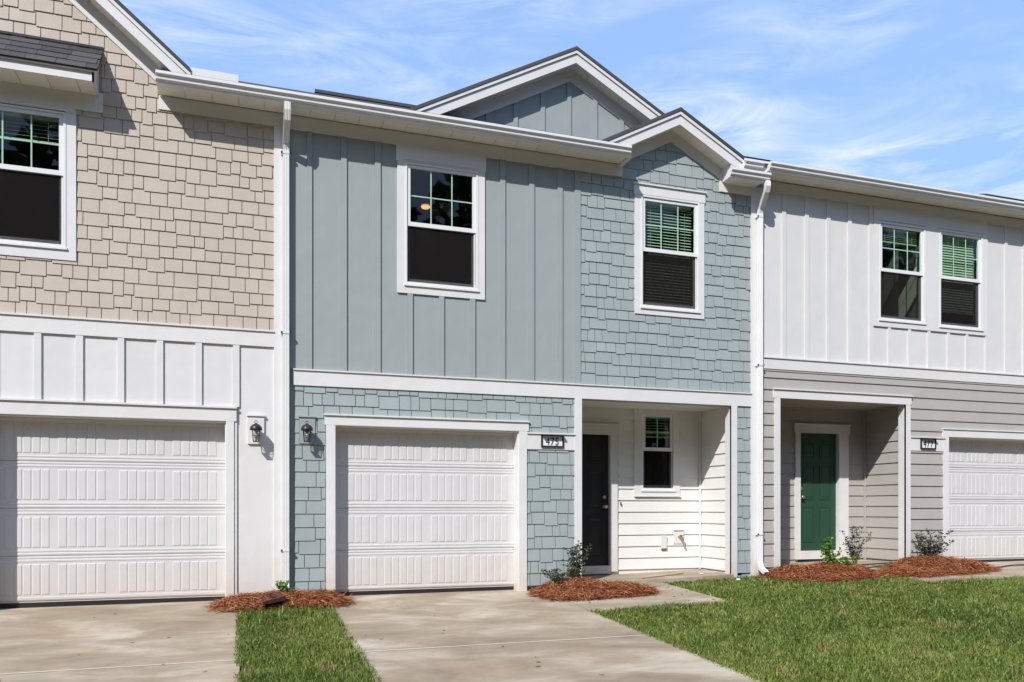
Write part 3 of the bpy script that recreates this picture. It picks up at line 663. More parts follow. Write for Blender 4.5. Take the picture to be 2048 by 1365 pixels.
main_roof(L, -.9, .6, 6.262); main_roof(C, .6, 5.05, 6.262, cap=1.27); main_roof(C, 5.05, 7.5, 6.262+.508*2.4, yf=2.03)
# gable over the main roof
BAX, BAZ, BM, BYF, BYW = 4.81, 8.10, .525, .62, .88
wall_panel(C, 'blue_board', 2.2, 7.0, 6.55, 8.0, [], [(BM, 1, BAZ-.19+BM*BAX), (-BM, 1, BAZ-.19-BM*BAX)], BYW, BYW+.12)
gable(C, BAX, BAZ, BM, 1.95, 7.1, BYF, BYW, 4.3, wl=2.15, wr=6.95, frz=.19)
bz = lambda x: BAZ-.33-BM*abs(x-BAX)
cs = [2.9, 3.333, 3.766, 4.20, 4.295]
cs = [(a-.034, a+.034) for a in (2.60, 3.05, 3.49, 3.925, 4.36, 4.795, 5.235, 5.69, 6.12, 6.55)]
for a, b in cs: MB().prism([(a, 6.6), (b, 6.6), (b, bz(b)), (a, bz(a))], BYW-.028, BYW-.006).build('batten', 'blue_board', C)
for (a0, a), (b, b0) in zip(cs, cs[1:]):
    pp = [(a+.001, 6.6), (b-.001, 6.6), (b-.001, bz(b))]+([(BAX, bz(BAX))] if a < BAX < b else [])+[(a+.001, bz(a))]
    MB().prism(pp, BYW-.007, BYW).build('board', 'blue_board', C)
# small front gable with its boxed return
gable(C, SAX, SAZ, SM, 4.72, 7.42, -.28, 0, 3.2, fl=4.95, fr=7.0, wl=5.24, wr=6.9, frz=.17)
ret = MB().box(6.93, 7.44, -.275, -.001, 6.095, 6.24).prism([(6.93, 6.24), (7.44, 6.24), (7.33, 6.28), (6.93, 6.46)], -.275, -.001).build('eave_return', 'trim', C)
Bx('return_soffit', 'soffit', ret, 6.95, 7.5, -.272, -.002, 6.083, 6.094)
Bx('frieze_board', 'trim', C, 6.89, 7.45, -.033, 0, 5.955, 6.083)
MB().prism([(6.89, 6.083), (6.93, 6.083), (6.93, 6.30), (6.89, 6.32)], -.033, 0).build('frieze_board', 'trim', C)
gutter(C, 6.87, 7.545, 6.055, .03)
# downspouts
X = .548
pth = [(X, -.375, 6.12), (X, -.375, 6.03), (X, -.34, 5.93), (X, -.20, 5.82), (X, -.10, 5.74), (X, -.072, 5.66), (X, -.07, 5.2), (X, -.07, .42), (X, -.07, .20), (X, -.10, .11), (X, -.20, .05)]
downspout(L, pth, straps=[(X, -.07, 5.62), (X, -.07, 3.36), (X, -.07, .62)])
X = 7.575
pth = [(X-.06, -.345, 6.07), (X-.06, -.345, 6.0), (X-.05, -.31, 5.93), (X-.02, -.20, 5.84), (X, -.11, 5.76), (X, -.078, 5.68), (X, -.075, 5.2), (X, -.075, .45), (X, -.075, .33), (X, -.11, .23), (X+.0, -.24, .16)]
downspout(C, pth, straps=[(X, -.075, 5.63), (X, -.075, 3.35), (X, -.075, .75)])

# ------------------------------------------------------------ RIGHT TOWNHOUSE
T = empty('townhouse', (0, 0, 0), label='right townhouse with white boards above warm grey lap siding and the number 477', category='house', group='attached townhouses in a row')
WA = (9.905, 10.866, 4.23, 5.85); WB = (11.173, 12.127, 4.21, 5.86); TG = (11.377, 13.90, 0, 2.36); TP = (7.958, 10.478, -.1, 2.869)
wall_panel(T, 'bb_white', 7.655, 15.2, 3.3, 6.25, [WA, WB]); wall_panel(T, 'grey_plank', 7.655, 15.2, .1, 3.3, [TG, TP])
Bx('foundation', 'foundation', T, 7.655, 7.9, .02, .14, -.5, .21); Bx('foundation', 'foundation', T, 10.5, 11.3, .02, .14, -.5, .27)
bt = [(8.019, 8.102), (8.446, 8.532), (8.864, 8.952), (9.28, 9.365), (9.706, 9.798)]+[(x-.035, x+.035) for x in (10.125, 10.543, 10.957, 11.38, 11.79, 12.23, 12.68, 13.1, 13.53, 13.96, 14.4, 14.8)]
bt = [(a+.006, b-.006) for a, b in bt]
edges = [(0, 7.66)]+bt+[(15.2, 0)]
for i in range(len(edges)-1):
    a, b = edges[i][1]+.001, edges[i+1][0]-.001; Bx('board', 'bb_white', T, a, b, -.006, 0, 3.5, 4.16 if 9.75 < a < 12.1 else 6.08)
for a, b in bt: Bx('batten', 'bb_white', T, a, b, -.026, -.006, 3.5, 4.13 if 9.85 < a < 12.0 else 6.08)
Bx('belly_band', 'trim', T, 7.655, 15.2, -.034, 0, 3.315, 3.48); Bx('drip_cap', 'trim', T, 7.655, 15.2, -.052, 0, 3.48, 3.498)
Bx('under_band_strip', 'grey_plank', T, 7.655, 15.2, -.024, 0, 3.285, 3.312)  # thin strip below the belly band, in the same grey as the planks
plank_wall(T, 'grey_plank', 7.66, 15.1, .235, 3.284, .1843, [(7.87, 10.56, -1, 3.015), (11.26, 13.98, -1, 2.50), (10.54, 11.27, 2.11, 2.345)])
# window group boards
Bx('casing_board', 'trim', T, 9.80, 9.908, -.032, 0, 4.13, 6.08); Bx('casing_board', 'trim', T, 12.124, 12.235, -.032, 0, 4.13, 6.08)
Bx('casing_board', 'trim', T, 10.863, 11.176, -.032, 0, 4.13, 6.08)
for a, b in ((9.908, 10.863), (11.176, 12.124)):
    Bx('casing_board', 'trim', T, a, b, -.032, 0, 4.13, 4.236 if a < 10 else 4.215); Bx('head_casing', 'trim', T, a, b, -.032, 0, 5.845, 6.08)
    Bx('drip_cap', 'trim', T, a-.02, b+.02, -.052, -.032, 5.87, 5.885)
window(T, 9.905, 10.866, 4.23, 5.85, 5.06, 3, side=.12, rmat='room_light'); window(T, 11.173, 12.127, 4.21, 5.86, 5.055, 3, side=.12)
Bx('frieze_board', 'trim', T, 7.655, 15.2, -.030, 0, 6.08, 6.23)
soffit(T, 7.655, 15.2, -.30, 0, 6.235); Bx('fascia', 'trim', T, 7.2, 15.2, -.3145, -.30, 6.215, 6.34)
gutter(T, 7.52, 15.2, 6.218, -.015); gutter(T, 7.12, 7.44, 6.222, .05)
main_roof(T, 7.1, 15.2, 6.372, m=.50)
Bx('roof_kicker', 'trim', T, 11.93, 14.6, -.28, -.1, 6.3, 6.43); MB().prism([(-.30, 6.445), (.1, 6.58), (.1, 6.4), (-.30, 6.43)], 11.9, 14.6, 'x').build('roof_saddle', 'roof', T)
# porch
Bx('head_casing', 'trim', T, 7.86, 10.57, -.038, 0, 2.869, 3.0); Bx('drip_cap', 'trim', T, 7.85, 10.585, -.06, 0, 3.0, 3.018)
Bx('casing_board', 'trim', T, 7.878, 7.981, -.036, 0, .13, 2.869); Bx('casing_board', 'trim', T, 10.455, 10.553, -.036, 0, .18, 2.869)
Bx('jamb', 'trim', T, 10.455, 10.475, -.034, .13, .18, 2.869); Bx('jamb', 'trim', T, 7.961, 7.981, 0, .13, .13, 2.869)
Bx('porch_ceiling', 'grey_plank', T, 7.9, 10.7, 0, 1.14, 2.885, 2.92)
wall_panel(T, 'grey_plank', 7.9, 10.7, .1, 2.89, [(9.12, 9.98, .1, 2.47)], (), 1.0, 1.14, 'porch_wall')
Bx('porch_wall', 'grey_plank', T, 7.85, 7.96, .13, 1.0, .1, 2.89); Bx('porch_wall', 'grey_plank', T, 10.56, 10.66, 0, 1.0, .1, 2.89)
plank_wall(T, 'grey_plank', 7.96, 10.52, .27, 2.89, .1843, [(9.03, 10.17, 0, 2.62)], lambda u, n, z: (u, 1.0-n, z))
plank_wall(T, 'grey_plank', .13, .97, .27, 2.89, .1843, [], lambda u, n, z: (10.56-n, u, z))
Bx('corner_strip', 'grey_plank', T, 10.51, 10.54, .955, .985, .22, 2.89)
six_panel_door(T, 9.145, 9.956, .415, 2.475, 1.04, 'door_green', -1)
Bx('door_casing', 'trim', T, 9.04, 9.145, .955, 1.05, .27, 2.455); Bx('door_casing', 'trim', T, 9.956, 10.16, .955, 1.05, .27, 2.455)
Bx('head_casing', 'trim', T, 9.015, 10.185, .95, 1.0, 2.455, 2.60); Bx('drip_cap', 'trim', T, 9.01, 10.19, .935, 1.0, 2.60, 2.615)
Bx('threshold', 'trim', T, 9.145, 9.956, .95, 1.05, .27, .412)
# number band + garage
Bx('number_band', 'trim', T, 10.555, 11.265, -.03, 0, 2.11, 2.325); Bx('drip_cap', 'trim', T, 10.555, 11.29, -.05, 0, 2.325, 2.343)
Bx('head_casing', 'trim', T, 11.25, 14.0, -.036, 0, 2.36, 2.485); Bx('drip_cap', 'trim', T, 11.24, 14.01, -.055, 0, 2.485, 2.503)
Bx('casing_board', 'trim', T, 11.267, 11.377, -.034, 0, .17, 2.36); Bx('casing_board', 'trim', T, 13.9, 14.0, -.034, 0, .17, 2.36)
for x in (11.377, 13.888): Bx('jamb', 'trim', T, x, x+.012, 0, .17, .17, 2.36)
Bx('jamb', 'trim', T, 11.389, 13.888, 0, .17, 2.348, 2.36)
garage_door(T, 11.377, 13.9, .245, [(11.44, 11.938), (11.996, 12.479), (12.597, 13.083), (13.175, 13.66)], [(1.955, 2.31), (1.398, 1.749), (.844, 1.206), (.312, .651)], 2.36)

# ------------------------------------------------------------ things on the houses
def wall_lamp(x, z, label, y=-.032):
    o = empty('wall_lamp', (x, y, z), label=label, category='lamp', group='black coach lamps beside the garages')
    k = 'black'
    smooth(MB().lathe([(.04, 0), (.04, -.012), (.03, -.018)], (0, 0, .13), 14, 'y').build('backplate', k, o))
    MB().tube([(0, -.01, .13), (0, -.05, .16), (0, -.09, .165), (0, -.115, .15)], .009, 8).build('arm', k, o)
    smooth(MB().lathe([(.074, .095), (.076, .105), (.068, .135), (.048, .160), (.018, .174), (.008, .182), (.001, .184)], (0, -.115, 0), 16).build('lamp_roof', k, o))
    MB().tube([(.016*math.cos(a), -.115, .196+.016*math.sin(a)) for a in np.linspace(0, 2*math.pi, 13)], .0035, 6, False).build('ring', k, o)
    cage = MB()
    for sx in (-1, 1):
        for sy in (-1, 1): cage.tube([(sx*.045, -.115+sy*.045, .105), (sx*.032, -.115+sy*.032, -.045)], .0045, 6)
    cage.ring(-.05, .05, .098, .110, .005, -.165, -.065); cage.box(-.036, .036, -.151, -.079, -.05, -.042)
    for s in (-1, 1):
        cage.tube([(s*.039, -.154, .03), (s*.039, -.076, .03)], .003, 6); cage.tube([(-.039, -.115+s*.039, .03), (.039, -.115+s*.039, .03)], .003, 6)
    cage.build('cage', k, o)
    MB().add([(a*.043, -.115+b*.043, .1) for a, b in ((-1,-1),(1,-1),(1,1),(-1,1))]+[(a*.030, -.115+b*.030, -.042) for a, b in ((-1,-1),(1,-1),(1,1),(-1,1))], [(0,4,5,1),(1,5,6,2),(2,6,7,3),(3,7,4,0)]).build('lamp_glass', 'glass_clear', o)
    smooth(MB().lathe([(.011, -.042), (.012, -.01), (.022, .01), (.030, .035), (.024, .058), (.001, .068)], (0, -.115, 0), 12).build('bulb', 'bulb', o))
    return o
wall_lamp(.188, 2.02, 'black coach lamp on the white board left of the downspout', -.036)
wall_lamp(.80, 2.035, 'black coach lamp on the blue shingled wall right of the downspout', -.032)
def numberplate(x0, x1, z0, z1, text, label):
    o = empty('number_sign', ((x0+x1)/2, -.03, (z0+z1)/2), label=label, category='sign', group='framed house numbers'); w, h = (x1-x0)/2, (z1-z0)/2
    Bx('face', 'sign_white', o, -w+.012, w-.012, -.012, 0, -h+.012, h-.012)
    MB().ring(-w, w, -h, h, .018, -.026, 0).build('frame', 'black', o)
    MB().prism([(-.026, h), (-.075, h-.012), (-.075, h-.004), (0, h+.012), (0, h)], -w, w, 'x').build('hood', 'black', o)
    cu = bpy.data.curves.new('digits', 'FONT'); cu.body = text; cu.size = h*1.75; cu.align_x = 'CENTER'; cu.align_y = 'CENTER'; cu.extrude = .002; cu.space_character = 1.1
    tmp = bpy.data.objects.new('tmp', cu); COL.objects.link(tmp); dg = bpy.context.evaluated_depsgraph_get()
    me = bpy.data.meshes.new_from_object(tmp.evaluated_get(dg)); bpy.data.objects.remove(tmp)
    me.materials.clear(); me.materials.append(M['black']); d = link('digits', me, o, (0, -.015, -.012)); d.rotation_euler = (R(90), 0, 0); d.scale = (.85, 1, 1)
numberplate(3.995, 4.33, 2.01, 2.18, '475', 'black framed number plate 475 on the white band left of the porch post')
numberplate(10.76, 11.08, 2.142, 2.32, '477', 'black framed number plate 477 on grey lap siding beside the right garage')
blind(5.64, 6.46, 4.16, 5.69, .09, 0, 'white slatted blind lowered in the window below the small front gable', 38)
blind(11.25, 12.05, 4.5, 5.80, .09, 0, 'pale slatted blind lowered in the rightmost upper window of the white house', 62)
blind(-2.86, -2.0, 5.42, 5.72, .09, 0, 'slatted blind drawn up at the top of the upper left window above the beige shingles', 20)
blind(9.98, 10.79, 5.56, 5.79, .09, 0, 'slatted blind drawn up in the left of the pair of windows in the white house', 15, .03)
blind(6.15, 6.64, 2.3, 2.64, 1.09, 0, 'slatted blind in the small porch window beside the charcoal door', 20)
cl = empty('ceiling_light', (2.80, 2.0, 5.97), label='lit round ceiling light seen through the window of the blue grey board wall', category='lamp')
smooth(MB().lathe([(.08, 0), (.08, -.02), (.075, -.03)], (0, 0, .03), 20).build('housing', 'vinyl', cl)); smooth(MB().lathe([(.075, 0), (.06, -.02), (.03, -.03), (.001, -.032)], (0, 0, -.02), 20).build('diffuser', 'lit', cl))

# ------------------------------------------------------------ mulch beds, plants, small things
def smoothnoise(x, y, s, seed):
    r = np.random.default_rng(seed); v = 0
    for k in range(5):
        a = r.uniform(0, 6.28); f = s*(1.0+.7*k); ph = r.uniform(0, 6.28); v = v+np.sin((x*np.cos(a)+y*np.sin(a))*f+ph+1.3*np.sin((x*np.sin(a)-y*np.cos(a))*f*.6+ph))/(1+.4*k)
    return v/3.0
def mound_h(x, y, cx, cy, rx, ry, h):
    q = ((x-cx)/rx)**2+((y-cy)/ry)**2; return h*np.clip(1-q, 0, 1)**.6
def mulch(lumps, n, label, seed):
    r = np.random.default_rng(seed); n = int(n*1.25)
    bx0 = min(l[0]-l[2] for l in lumps); bx1 = max(l[0]+l[2] for l in lumps); by0 = min(l[1]-l[3] for l in lumps); by1 = max(l[1]+l[3] for l in lumps)
    def H(x, y): 
        h = np.max([mound_h(x, y, *l) for l in lumps], axis=0); return h*(1+.22*smoothnoise(x, y, 14, seed))
    root = empty('mulch_bed', ((bx0+bx1)/2, (by0+by1)/2, gz((bx0+bx1)/2, (by0+by1)/2)), label=label, category='mulch', group='pine straw beds along the house fronts'); off = np.array(root.location)
    G = 40; xs, ys = np.meshgrid(np.linspace(bx0, bx1, G), np.linspace(by0, by1, G)); hh = H(xs, ys); z = gzn(xs, ys)+hh-.05*(hh <= .001)-.012
    v = np.stack([xs, ys, z], -1).reshape(-1, 3)-off; idx = np.arange(G*G).reshape(G, G); q = np.stack([idx[:-1, :-1], idx[:-1, 1:], idx[1:, 1:], idx[1:, :-1]], -1).reshape(-1)
    o = npmesh('heap', v, q, np.full((G-1)**2, 4), 'straw', np.full(G*G, .12), root); smooth(o)
    px = r.uniform(bx0-.05, bx1+.05, n*3); py = r.uniform(by0-.05, by1+.05, n*3)
    keep = np.min([((px-l[0])/l[2])**2+((py-l[1])/l[3])**2 for l in lumps], axis=0) < 1.05+r.uniform(-.15, .15, n*3)+np.where(r.uniform(0, 1, n*3) < .10, .6, 0)
    px, py = px[keep][:n], py[keep][:n]; k = len(px)
    ln = r.uniform(.12, .30, k); az = r.uniform(0, 2*np.pi, k); el = r.normal(0, .2, k); bend = r.normal(0, .04, k); w = r.uniform(.0018, .0042, k)
    t = np.linspace(-.5, .5, 4); dx, dy = np.cos(az), np.sin(az)
    X_ = px[:, None]+dx[:, None]*ln[:, None]*t-dy[:, None]*bend[:, None]*(t*t*4); Y_ = py[:, None]+dy[:, None]*ln[:, None]*t+dx[:, None]*bend[:, None]*(t*t*4)
    lift = r.uniform(-.004, .034, k)
    Z_ = gzn(X_, Y_)+.8*H(X_, Y_)+.2*H(px, py)[:, None]+lift[:, None]+.005+ln[:, None]*t*np.sin(el)[:, None]
    Z_ = np.maximum(Z_, gzn(X_, Y_)+.004)
    sx, sy = -dy*w, dx*w
    A = np.stack([X_+sx[:, None], Y_+sy[:, None], Z_], -1); B = np.stack([X_-sx[:, None], Y_-sy[:, None], Z_+w[:, None]*.9], -1)
    v = np.concatenate([A, B], 1).reshape(-1, 3)-off; base = np.arange(k)[:, None]*8
    q = np.concatenate([base+np.array([i, i+1, 5+i, 4+i]) for i in range(3)], 1).reshape(-1)
    tint = np.repeat(np.clip(r.normal(.5, .24, k), 0, 1), 8)
    npmesh('pine_straw', v, q, np.full(k*3, 4), 'straw', tint, root, kind='stuff')
    return H
mulch([(.10, -.42, .36, .34, .09), (.55, -.35, .5, .3, .11), (.93, -.40, .32, .32, .11)], 5200, 'reddish pine straw bed around the brown splash block under the left downspout', 3)
mulch([(4.32, -.52, .54, .46, .16), (4.85, -.62, .52, .36, .08)], 6500, 'reddish pine straw mound with a dark shrub between the blue garage and the porch', 4)
mulch([(8.0, -.40, .45, .42, .10), (8.65, -.50, .55, .52, .13), (8.3, -.8, .5, .3, .05)], 6500, 'wide pine straw bed with two small plants before the grey porch', 5)
mulch([(9.75, -.85, .42, .36, .06), (10.45, -.60, .72, .52, .17), (11.05, -.55, .5, .4, .10)], 6500, 'pine straw mound with one dark shrub beside the right garage door', 6)

def plant(x, y, zb, h, spread, nst, nleaf, mat, leaf, label, seed, name='shrub', droop=.0, lean=0):
    r = random.Random(seed); root = empty(name, (x, y, zb), label=label, category='plant', group='young plants in the pine straw beds'); st = MB(); vs = []; q = []; ti = []
    def leafq(p, d, s, tnt):
        d = Vector(d).normalized(); side = d.cross(Vector((r.uniform(-1,1), r.uniform(-1,1), r.uniform(-.3,1)))).normalized(); nrm = side.cross(d); o = len(vs)
        w = s*.36
        for a in (p, p+d*s*.45+side*w+nrm*s*.08, p+d*s, p+d*s*.45-side*w+nrm*s*.08): vs.append(tuple(a))
        q.append((o, o+1, o+2, o+3)); ti.extend([tnt]*4)
    for i in range(nst):
        a = r.uniform(0, 6.28) if nst > 1 else 0; sp = spread*r.uniform(.25, 1); hh = h*r.uniform(.55, 1.0) if i else h
        if i == 0: sp *= .2
        P = []; c = Vector((r.uniform(-.02, .02), r.uniform(-.02, .02), -.02))
        for k in range(8):
            t = k/7; P.append(c+Vector((math.cos(a)*sp*t**1.2+lean*t+r.uniform(-.012, .012), math.sin(a)*sp*t**1.2*.8+r.uniform(-.012, .012), hh*(t-droop*t*t*(sp/spread)))))
        st.tube(P, [.006*(1-.75*k/7) for k in range(8)], 5)
        n = max(4, int(nleaf*hh/h))
        for j in range(n):
            t = r.uniform(.18, 1); f = t*7; k = min(int(f), 6); p = P[k].lerp(P[k+1], f-k)
            if r.random() < .75:
                aa = r.uniform(0, 6.28); L_ = r.uniform(.015, .11)*(1.15-t*.7); e = p+Vector((math.cos(aa)*L_, math.sin(aa)*L_, r.uniform(.0, .7)*L_))
                st.tube([p, e], [.0022, .0012], 4); m_ = r.randint(2, 4)
                for u in range(m_): leafq(p.lerp(e, (u+1)/m_), (math.cos(aa)+r.uniform(-.9, .9), math.sin(aa)+r.uniform(-.9, .9), r.uniform(-.3, 1)), leaf*r.uniform(.6, 1.2), r.random())
            else: leafq(p, (r.uniform(-1, 1), r.uniform(-1, 1), r.uniform(0, 1)), leaf*r.uniform(.6, 1.2), r.random())
    st.build('stem', 'bark', root)
    v = np.array(vs); f = np.array(q).reshape(-1); npmesh('foliage', v, f, np.full(len(q), 4), mat, np.array(ti), root, kind='stuff')
plant(4.32, -.42, gz(4.32, -.42)+.12, .62, .20, 13, 42, 'leaf_dark', .034, 'dark leggy shrub in pine straw against the blue shingled wall by the porch', 1, lean=.05)
plant(4.10, -.50, gz(4.1, -.5)+.09, .28, .34, 10, 34, 'leaf_dark', .034, 'low sprawling dark twigs at the foot of the tallest shrub', 12, name='low_shrub')
plant(.50, -.36, gz(.5, -.36)+.10, .20, .14, 6, 9, 'leaf_green', .055, 'small leafy green seedling under the left downspout', 2, name='seedling')
plant(8.58, -.45, gz(8.6, -.45)+.12, .46, .20, 8, 26, 'leaf_green', .055, 'bright green young shrub in front of the dark green door', 3)
plant(8.78, -.62, gz(8.8, -.62)+.12, .17, .12, 5, 12, 'leaf_green', .05, 'small dark green tuft at the foot of the bright green shrub', 8, name='low_shrub')
plant(9.1, -.38, gz(9.1, -.38)+.12, .62, .25, 10, 30, 'leaf_dark', .032, 'wispy grey shrub right of the bright green one', 4)
plant(10.5, -.50, gz(10.5, -.5)+.14, .52, .42, 14, 40, 'leaf_dark', .036, 'dark spreading shrub on the mound beside the right garage door', 5)

sb = MB()
sb.add([(-.17, -.12, 0), (.17, -.10, .02), (.13, .16, .07), (-.11, .16, .06), (-.17, -.12, .012), (.17, -.10, .032), (.13, .16, .085), (-.11, .16, .075)], [(0,3,2,1),(4,5,6,7),(0,1,5,4),(1,2,6,5),(2,3,7,6),(3,0,4,7)])
sp = empty('splash_block', (.28, -.62, gz(.28, -.6)+.05), label='brown plastic splash block in the pine straw below the left downspout', category='splash block')
sp.rotation_euler = (R(-6), R(2), R(-62)); sb.build('tray', 'splash', sp)
for s in (-1, 1): MB().prism([(-.12, .01), (.16, .07), (.16, .125), (-.12, .05)], s*.15-.012*(s < 0)-.02*(s > 0), s*.15+.012*(s > 0)+.02*(s < 0), 'x').build('side_wall', 'splash', sp)
Bx('back_wall', 'splash', sp, -.12, .14, .155, .17, .05, .125)
hz = [(7.98+.25*i, .02-.12*math.sin(i*.8), 0) for i in range(8)]
hose = [(x, y-.1, gz(x, y-.1)+.07) for x, y in ((7.9, .3), (8.3, .1), (8.8, .05), (9.3, -.02), (9.8, .0), (10.3, .05))]
MB().tube(hose, .011, 8).build('garden_hose', 'hose', None, label='thin dark green garden hose lying across the grey porch floor', category='hose', group='garden hoses by the right house')
hose = [(x, y, gz(x, y)+.016) for x, y in ((11.1, -.55), (11.4, -.5), (11.8, -.62), (12.3, -.45), (12.9, -.5), (13.4, -.4))]
MB().tube(hose, .011, 8).build('garden_hose', 'hose', None, label='dark hose lying on the concrete before the right garage door', category='hose', group='garden hoses by the right house')
for i, (x, y, s, lab) in enumerate([(5.35, -.45, .03, 'white scrap on the porch walk nearest the pine straw'), (5.55, -.52, .022, 'small white scrap on the walk at the lawn corner'), (6.75, .25, .035, 'white scrap on the porch floor by the corner'), (7.0, -.35, .05, 'crumpled white scrap in the grass by the porch post')]):
    r = random.Random(i); MB().add([(r.uniform(.6, 1)*s*math.cos(a), r.uniform(.6, 1)*s*.7*math.sin(a), 0) for a in np.arange(6)*1.047]+[(r.uniform(.3, .7)*s*math.cos(a), r.uniform(.3, .7)*s*math.sin(a), s*.4) for a in np.arange(6)*1.047],
      [tuple(range(6, 12))]+[(k, (k+1)%6, (k+1)%6+6, k+6) for k in range(6)]).build('scrap', 'litter_white', None, (x, y, gz(x, y)+(.06 if i == 2 else .006 if i < 3 else .02)), label=lab, category='litter', group='white scraps left on the ground')
MB().tube([(5.65, .1, gz(5.65, 0)+.065), (6.0, .22, gz(6, 0)+.066), (6.3, .30, gz(6.3, 0)+.066), (6.55, .45, gz(6.55, 0)+.066)], .006, 6).build('stick', 'dry_leaf', None, label='long thin twig lying on the porch floor', category='twig')
lv = []; r = random.Random(4)
for i in range(60):
    x = r.choice([r.uniform(-2.6, -.1), r.uniform(1.1, 3.9), r.uniform(4.1, 5.8)]); y = r.uniform(-5.2, -.3) if x < 4 else r.uniform(-1.6, -.3)
    a = r.uniform(0, 6.28); s = r.uniform(.012, .035); lv.append((x, y, a, s))
mb = MB()
for x, y, a, s in lv:
    z = gz(x, y)+.004; c, d = math.cos(a), math.sin(a)
    mb.add([(x+c*s, y+d*s, z+.003), (x-d*s*.3, y+c*s*.3, z+.008), (x-c*s, y-d*s, z+.002), (x+d*s*.3, y-c*s*.3, z)], [(0,1,2,3)])
mb.build('leaf_litter', 'dry_leaf', None, kind='stuff')

# ------------------------------------------------------------ lawn
def lawn(rects, density, name, label, seed, exclude=(), hmul=1.0):
    r = np.random.default_rng(seed); XX = []; YY = []
    for x0, x1, y0, y1 in rects:
        n = int((x1-x0)*(y1-y0)*density); x = r.uniform(x0, x1, n); y = r.uniform(y0, y1, n); XX.append(x); YY.append(y)
    x = np.concatenate(XX); y = np.concatenate(YY)
    # only what the neighbourhood of the camera can see
    ang = np.arctan2(x, y+CAM_D); keep = (ang < YAW+R(36)) & (y > -7.2)
    ed = .045*(1+smoothnoise(x, y, 40, 77)); inr = np.zeros(len(x), bool)
    for x0, x1, y0, y1 in rects: inr |= (x > x0+.045-ed) & (x < x1-.045+ed) & (y > y0) & (y < y1-.045+ed)
    keep &= inr
    for ex in exclude: keep &= (((x-ex[0])/ex[2])**2+((y-ex[1])/ex[3])**2) > 1
    dd = np.hypot(x, y+CAM_D); keep &= r.uniform(0, 1, len(x)) < np.clip(9.0/dd, .45, 1)
    dead = smoothnoise(x, y, 2.6, 9); dead2 = smoothnoise(x, y, 7.0, 10); dd_ = dead*.6+dead2*.6
    keep &= ~((dd_ > .62) & (r.uniform(0, 1, len(x)) < .45))
    x, y, dd_, dist = x[keep], y[keep], dd_[keep], dd[keep]; n = len(x)
    cl = smoothnoise(x, y, 11, 14)
    L_ = np.clip(r.normal(.05, .014, n), .02, .1)*(1+.25*cl)*hmul*(1-.35*np.clip(dd_, 0, 1)); az = r.uniform(0, 2*np.pi, n); lean = np.abs(r.normal(.55, .35, n))
    L_ *= np.where(r.uniform(0, 1, n) < .04, 1.5, 1)
    w = r.uniform(.0024, .0050, n)*np.clip(dist/7, 1, 1.6); wa = r.uniform(0, 2*np.pi, n)
    wx, wy = np.cos(wa)*w, np.sin(wa)*w; lx, ly = np.cos(az), np.sin(az); z0 = gzn(x, y)-.04
    h1 = L_*.55; o1 = L_*np.sin(lean*.6)*.5; h2 = L_*np.clip(np.cos(lean), .15, 1); o2 = L_*np.sin(lean)
    L_0 = .012
    V = np.stack([np.stack([x-wx, y-wy, z0], -1), np.stack([x+wx, y+wy, z0], -1),
        np.stack([x+lx*o1+wx*.9, y+ly*o1+wy*.9, z0+L_0+h1], -1), np.stack([x+lx*o1-wx*.9, y+ly*o1-wy*.9, z0+L_0+h1], -1), np.stack([x+lx*o2, y+ly*o2, z0+L_0+h2], -1)], 1).reshape(-1, 3)
    base = np.arange(n)[:, None]*5; f = np.concatenate([base+np.array([0, 1, 2, 3]), base+np.array([3, 2, 4])], 1).reshape(-1); lt = np.tile([4, 3], n)
    tint = np.clip(.42+r.normal(0, .2, n)+.17*cl+.16*smoothnoise(x, y, .9, 3)+.1*smoothnoise(x, y, 3.5, 31), 0, .84); br = r.uniform(0, 1, n) < (.07+.75*np.clip(dd_-.18, 0, 1)); tint[br] = r.uniform(.84, 1, br.sum())
    return npmesh(name, V, f, lt, 'grass', np.repeat(tint, 5), None, kind='stuff')
mul_ex = [(.10, -.42, .34, .32), (.55, -.35, .48, .28), (.95, -.40, .32, .31), (8.05, -.45, .52, .47), (8.75, -.55, .6, .55), (9.75, -.75, .5, .45), (10.45, -.6, .7, .5)]
lawn([(-.04, 1.06, -6.9, -.60)], 7000, 'grass', '', 1, mul_ex, 1.15)
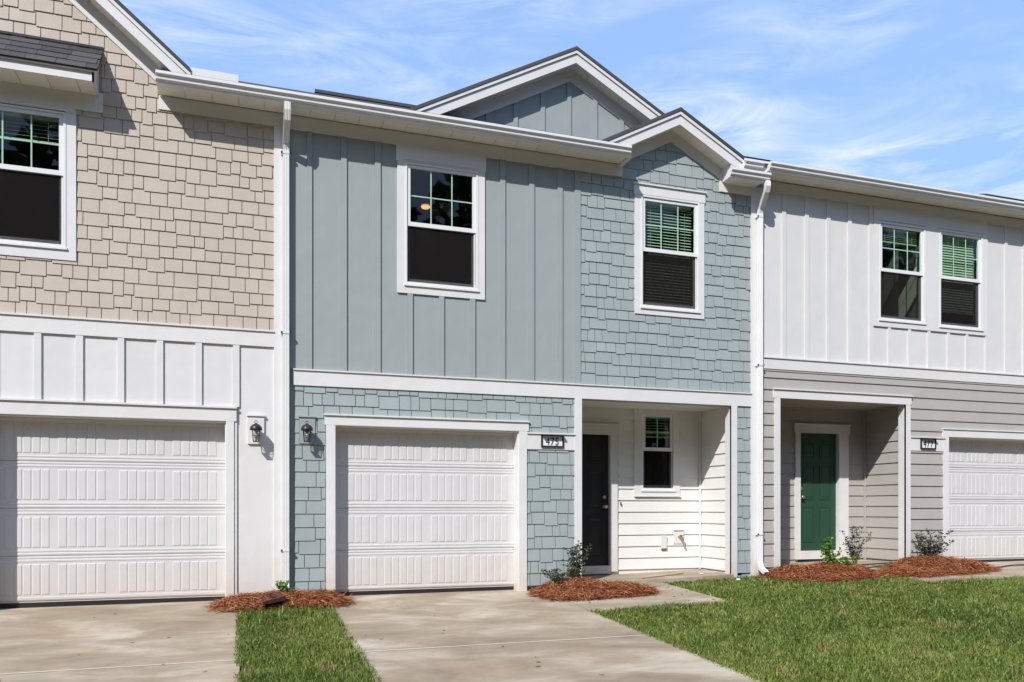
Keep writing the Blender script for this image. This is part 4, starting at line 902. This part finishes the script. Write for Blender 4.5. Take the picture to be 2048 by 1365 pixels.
lawn([(3.955, 5.96, -7.2, -1.70), (5.90, 9.32, -7.2, -.05), (9.28, 13.5, -7.2, -1.56)], 6500, 'grass', '', 2, mul_ex)
# dark soil showing in the cut edges of the lawn
for x0, x1, y0, y1 in ((-.004, .012, -13, -.8), (1.005, 1.02, -13, -.7), (4.0, 4.03, -13, -1.76), (4.0, 5.93, -1.80, -1.76)):
    sheet('soil_edge', 'soil', x0, x1, y0, y1, -.02, None, kind='structure')

# ------------------------------------------------------------ woodland across the road (what the panes reflect)
r = np.random.default_rng(8); Vs = []; T_ = []; tr = MB()
for i in range(112):
    row = i % 2; cx = -85+(i//2)*3.4+row*1.8+r.uniform(-1.0, 1.0); cy = -29.5-row*5+r.uniform(-1.5, 1.5); h = r.uniform(16.5, 21.5); gzv = -.65
    tr.tube([(cx, cy, gzv), (cx+r.uniform(-.4, .4), cy, gzv+h*.5), (cx+r.uniform(-.8, .8), cy, gzv+h*.92)], [.28, .18, .04], 6)
    n = 900; u = r.normal(0, 1, (n, 3)); u /= np.linalg.norm(u, axis=1)[:, None]; rad = r.uniform(.35, 1, n)**.5; lump = 1+.25*np.sin(u[:, 0]*5+i)*np.cos(u[:, 2]*6+i)
    c = np.stack([cx+u[:, 0]*rad*lump*h*.17, cy+u[:, 1]*rad*lump*h*.15, gzv+h*.53+u[:, 2]*rad*lump*h*.45], -1)
    a = r.normal(0, 1, (n, 3)); a /= np.linalg.norm(a, axis=1)[:, None]; b = np.cross(a, r.normal(0, 1, (n, 3))); b /= np.linalg.norm(b, axis=1)[:, None]; s = r.uniform(.3, .75, n)[:, None]
    Vs.append(np.stack([c-a*s, c-b*s*.6, c+a*s, c+b*s*.6], 1).reshape(-1, 3)); T_.append(np.repeat(r.uniform(0, 1, n), 4))
V = np.concatenate(Vs); nq = len(V)//4
npmesh('woodland', V, np.arange(len(V)), np.full(nq, 4), 'leaf_tree', np.concatenate(T_), None, kind='stuff')
tr.build('woodland_trunks', 'bark', None, kind='stuff')
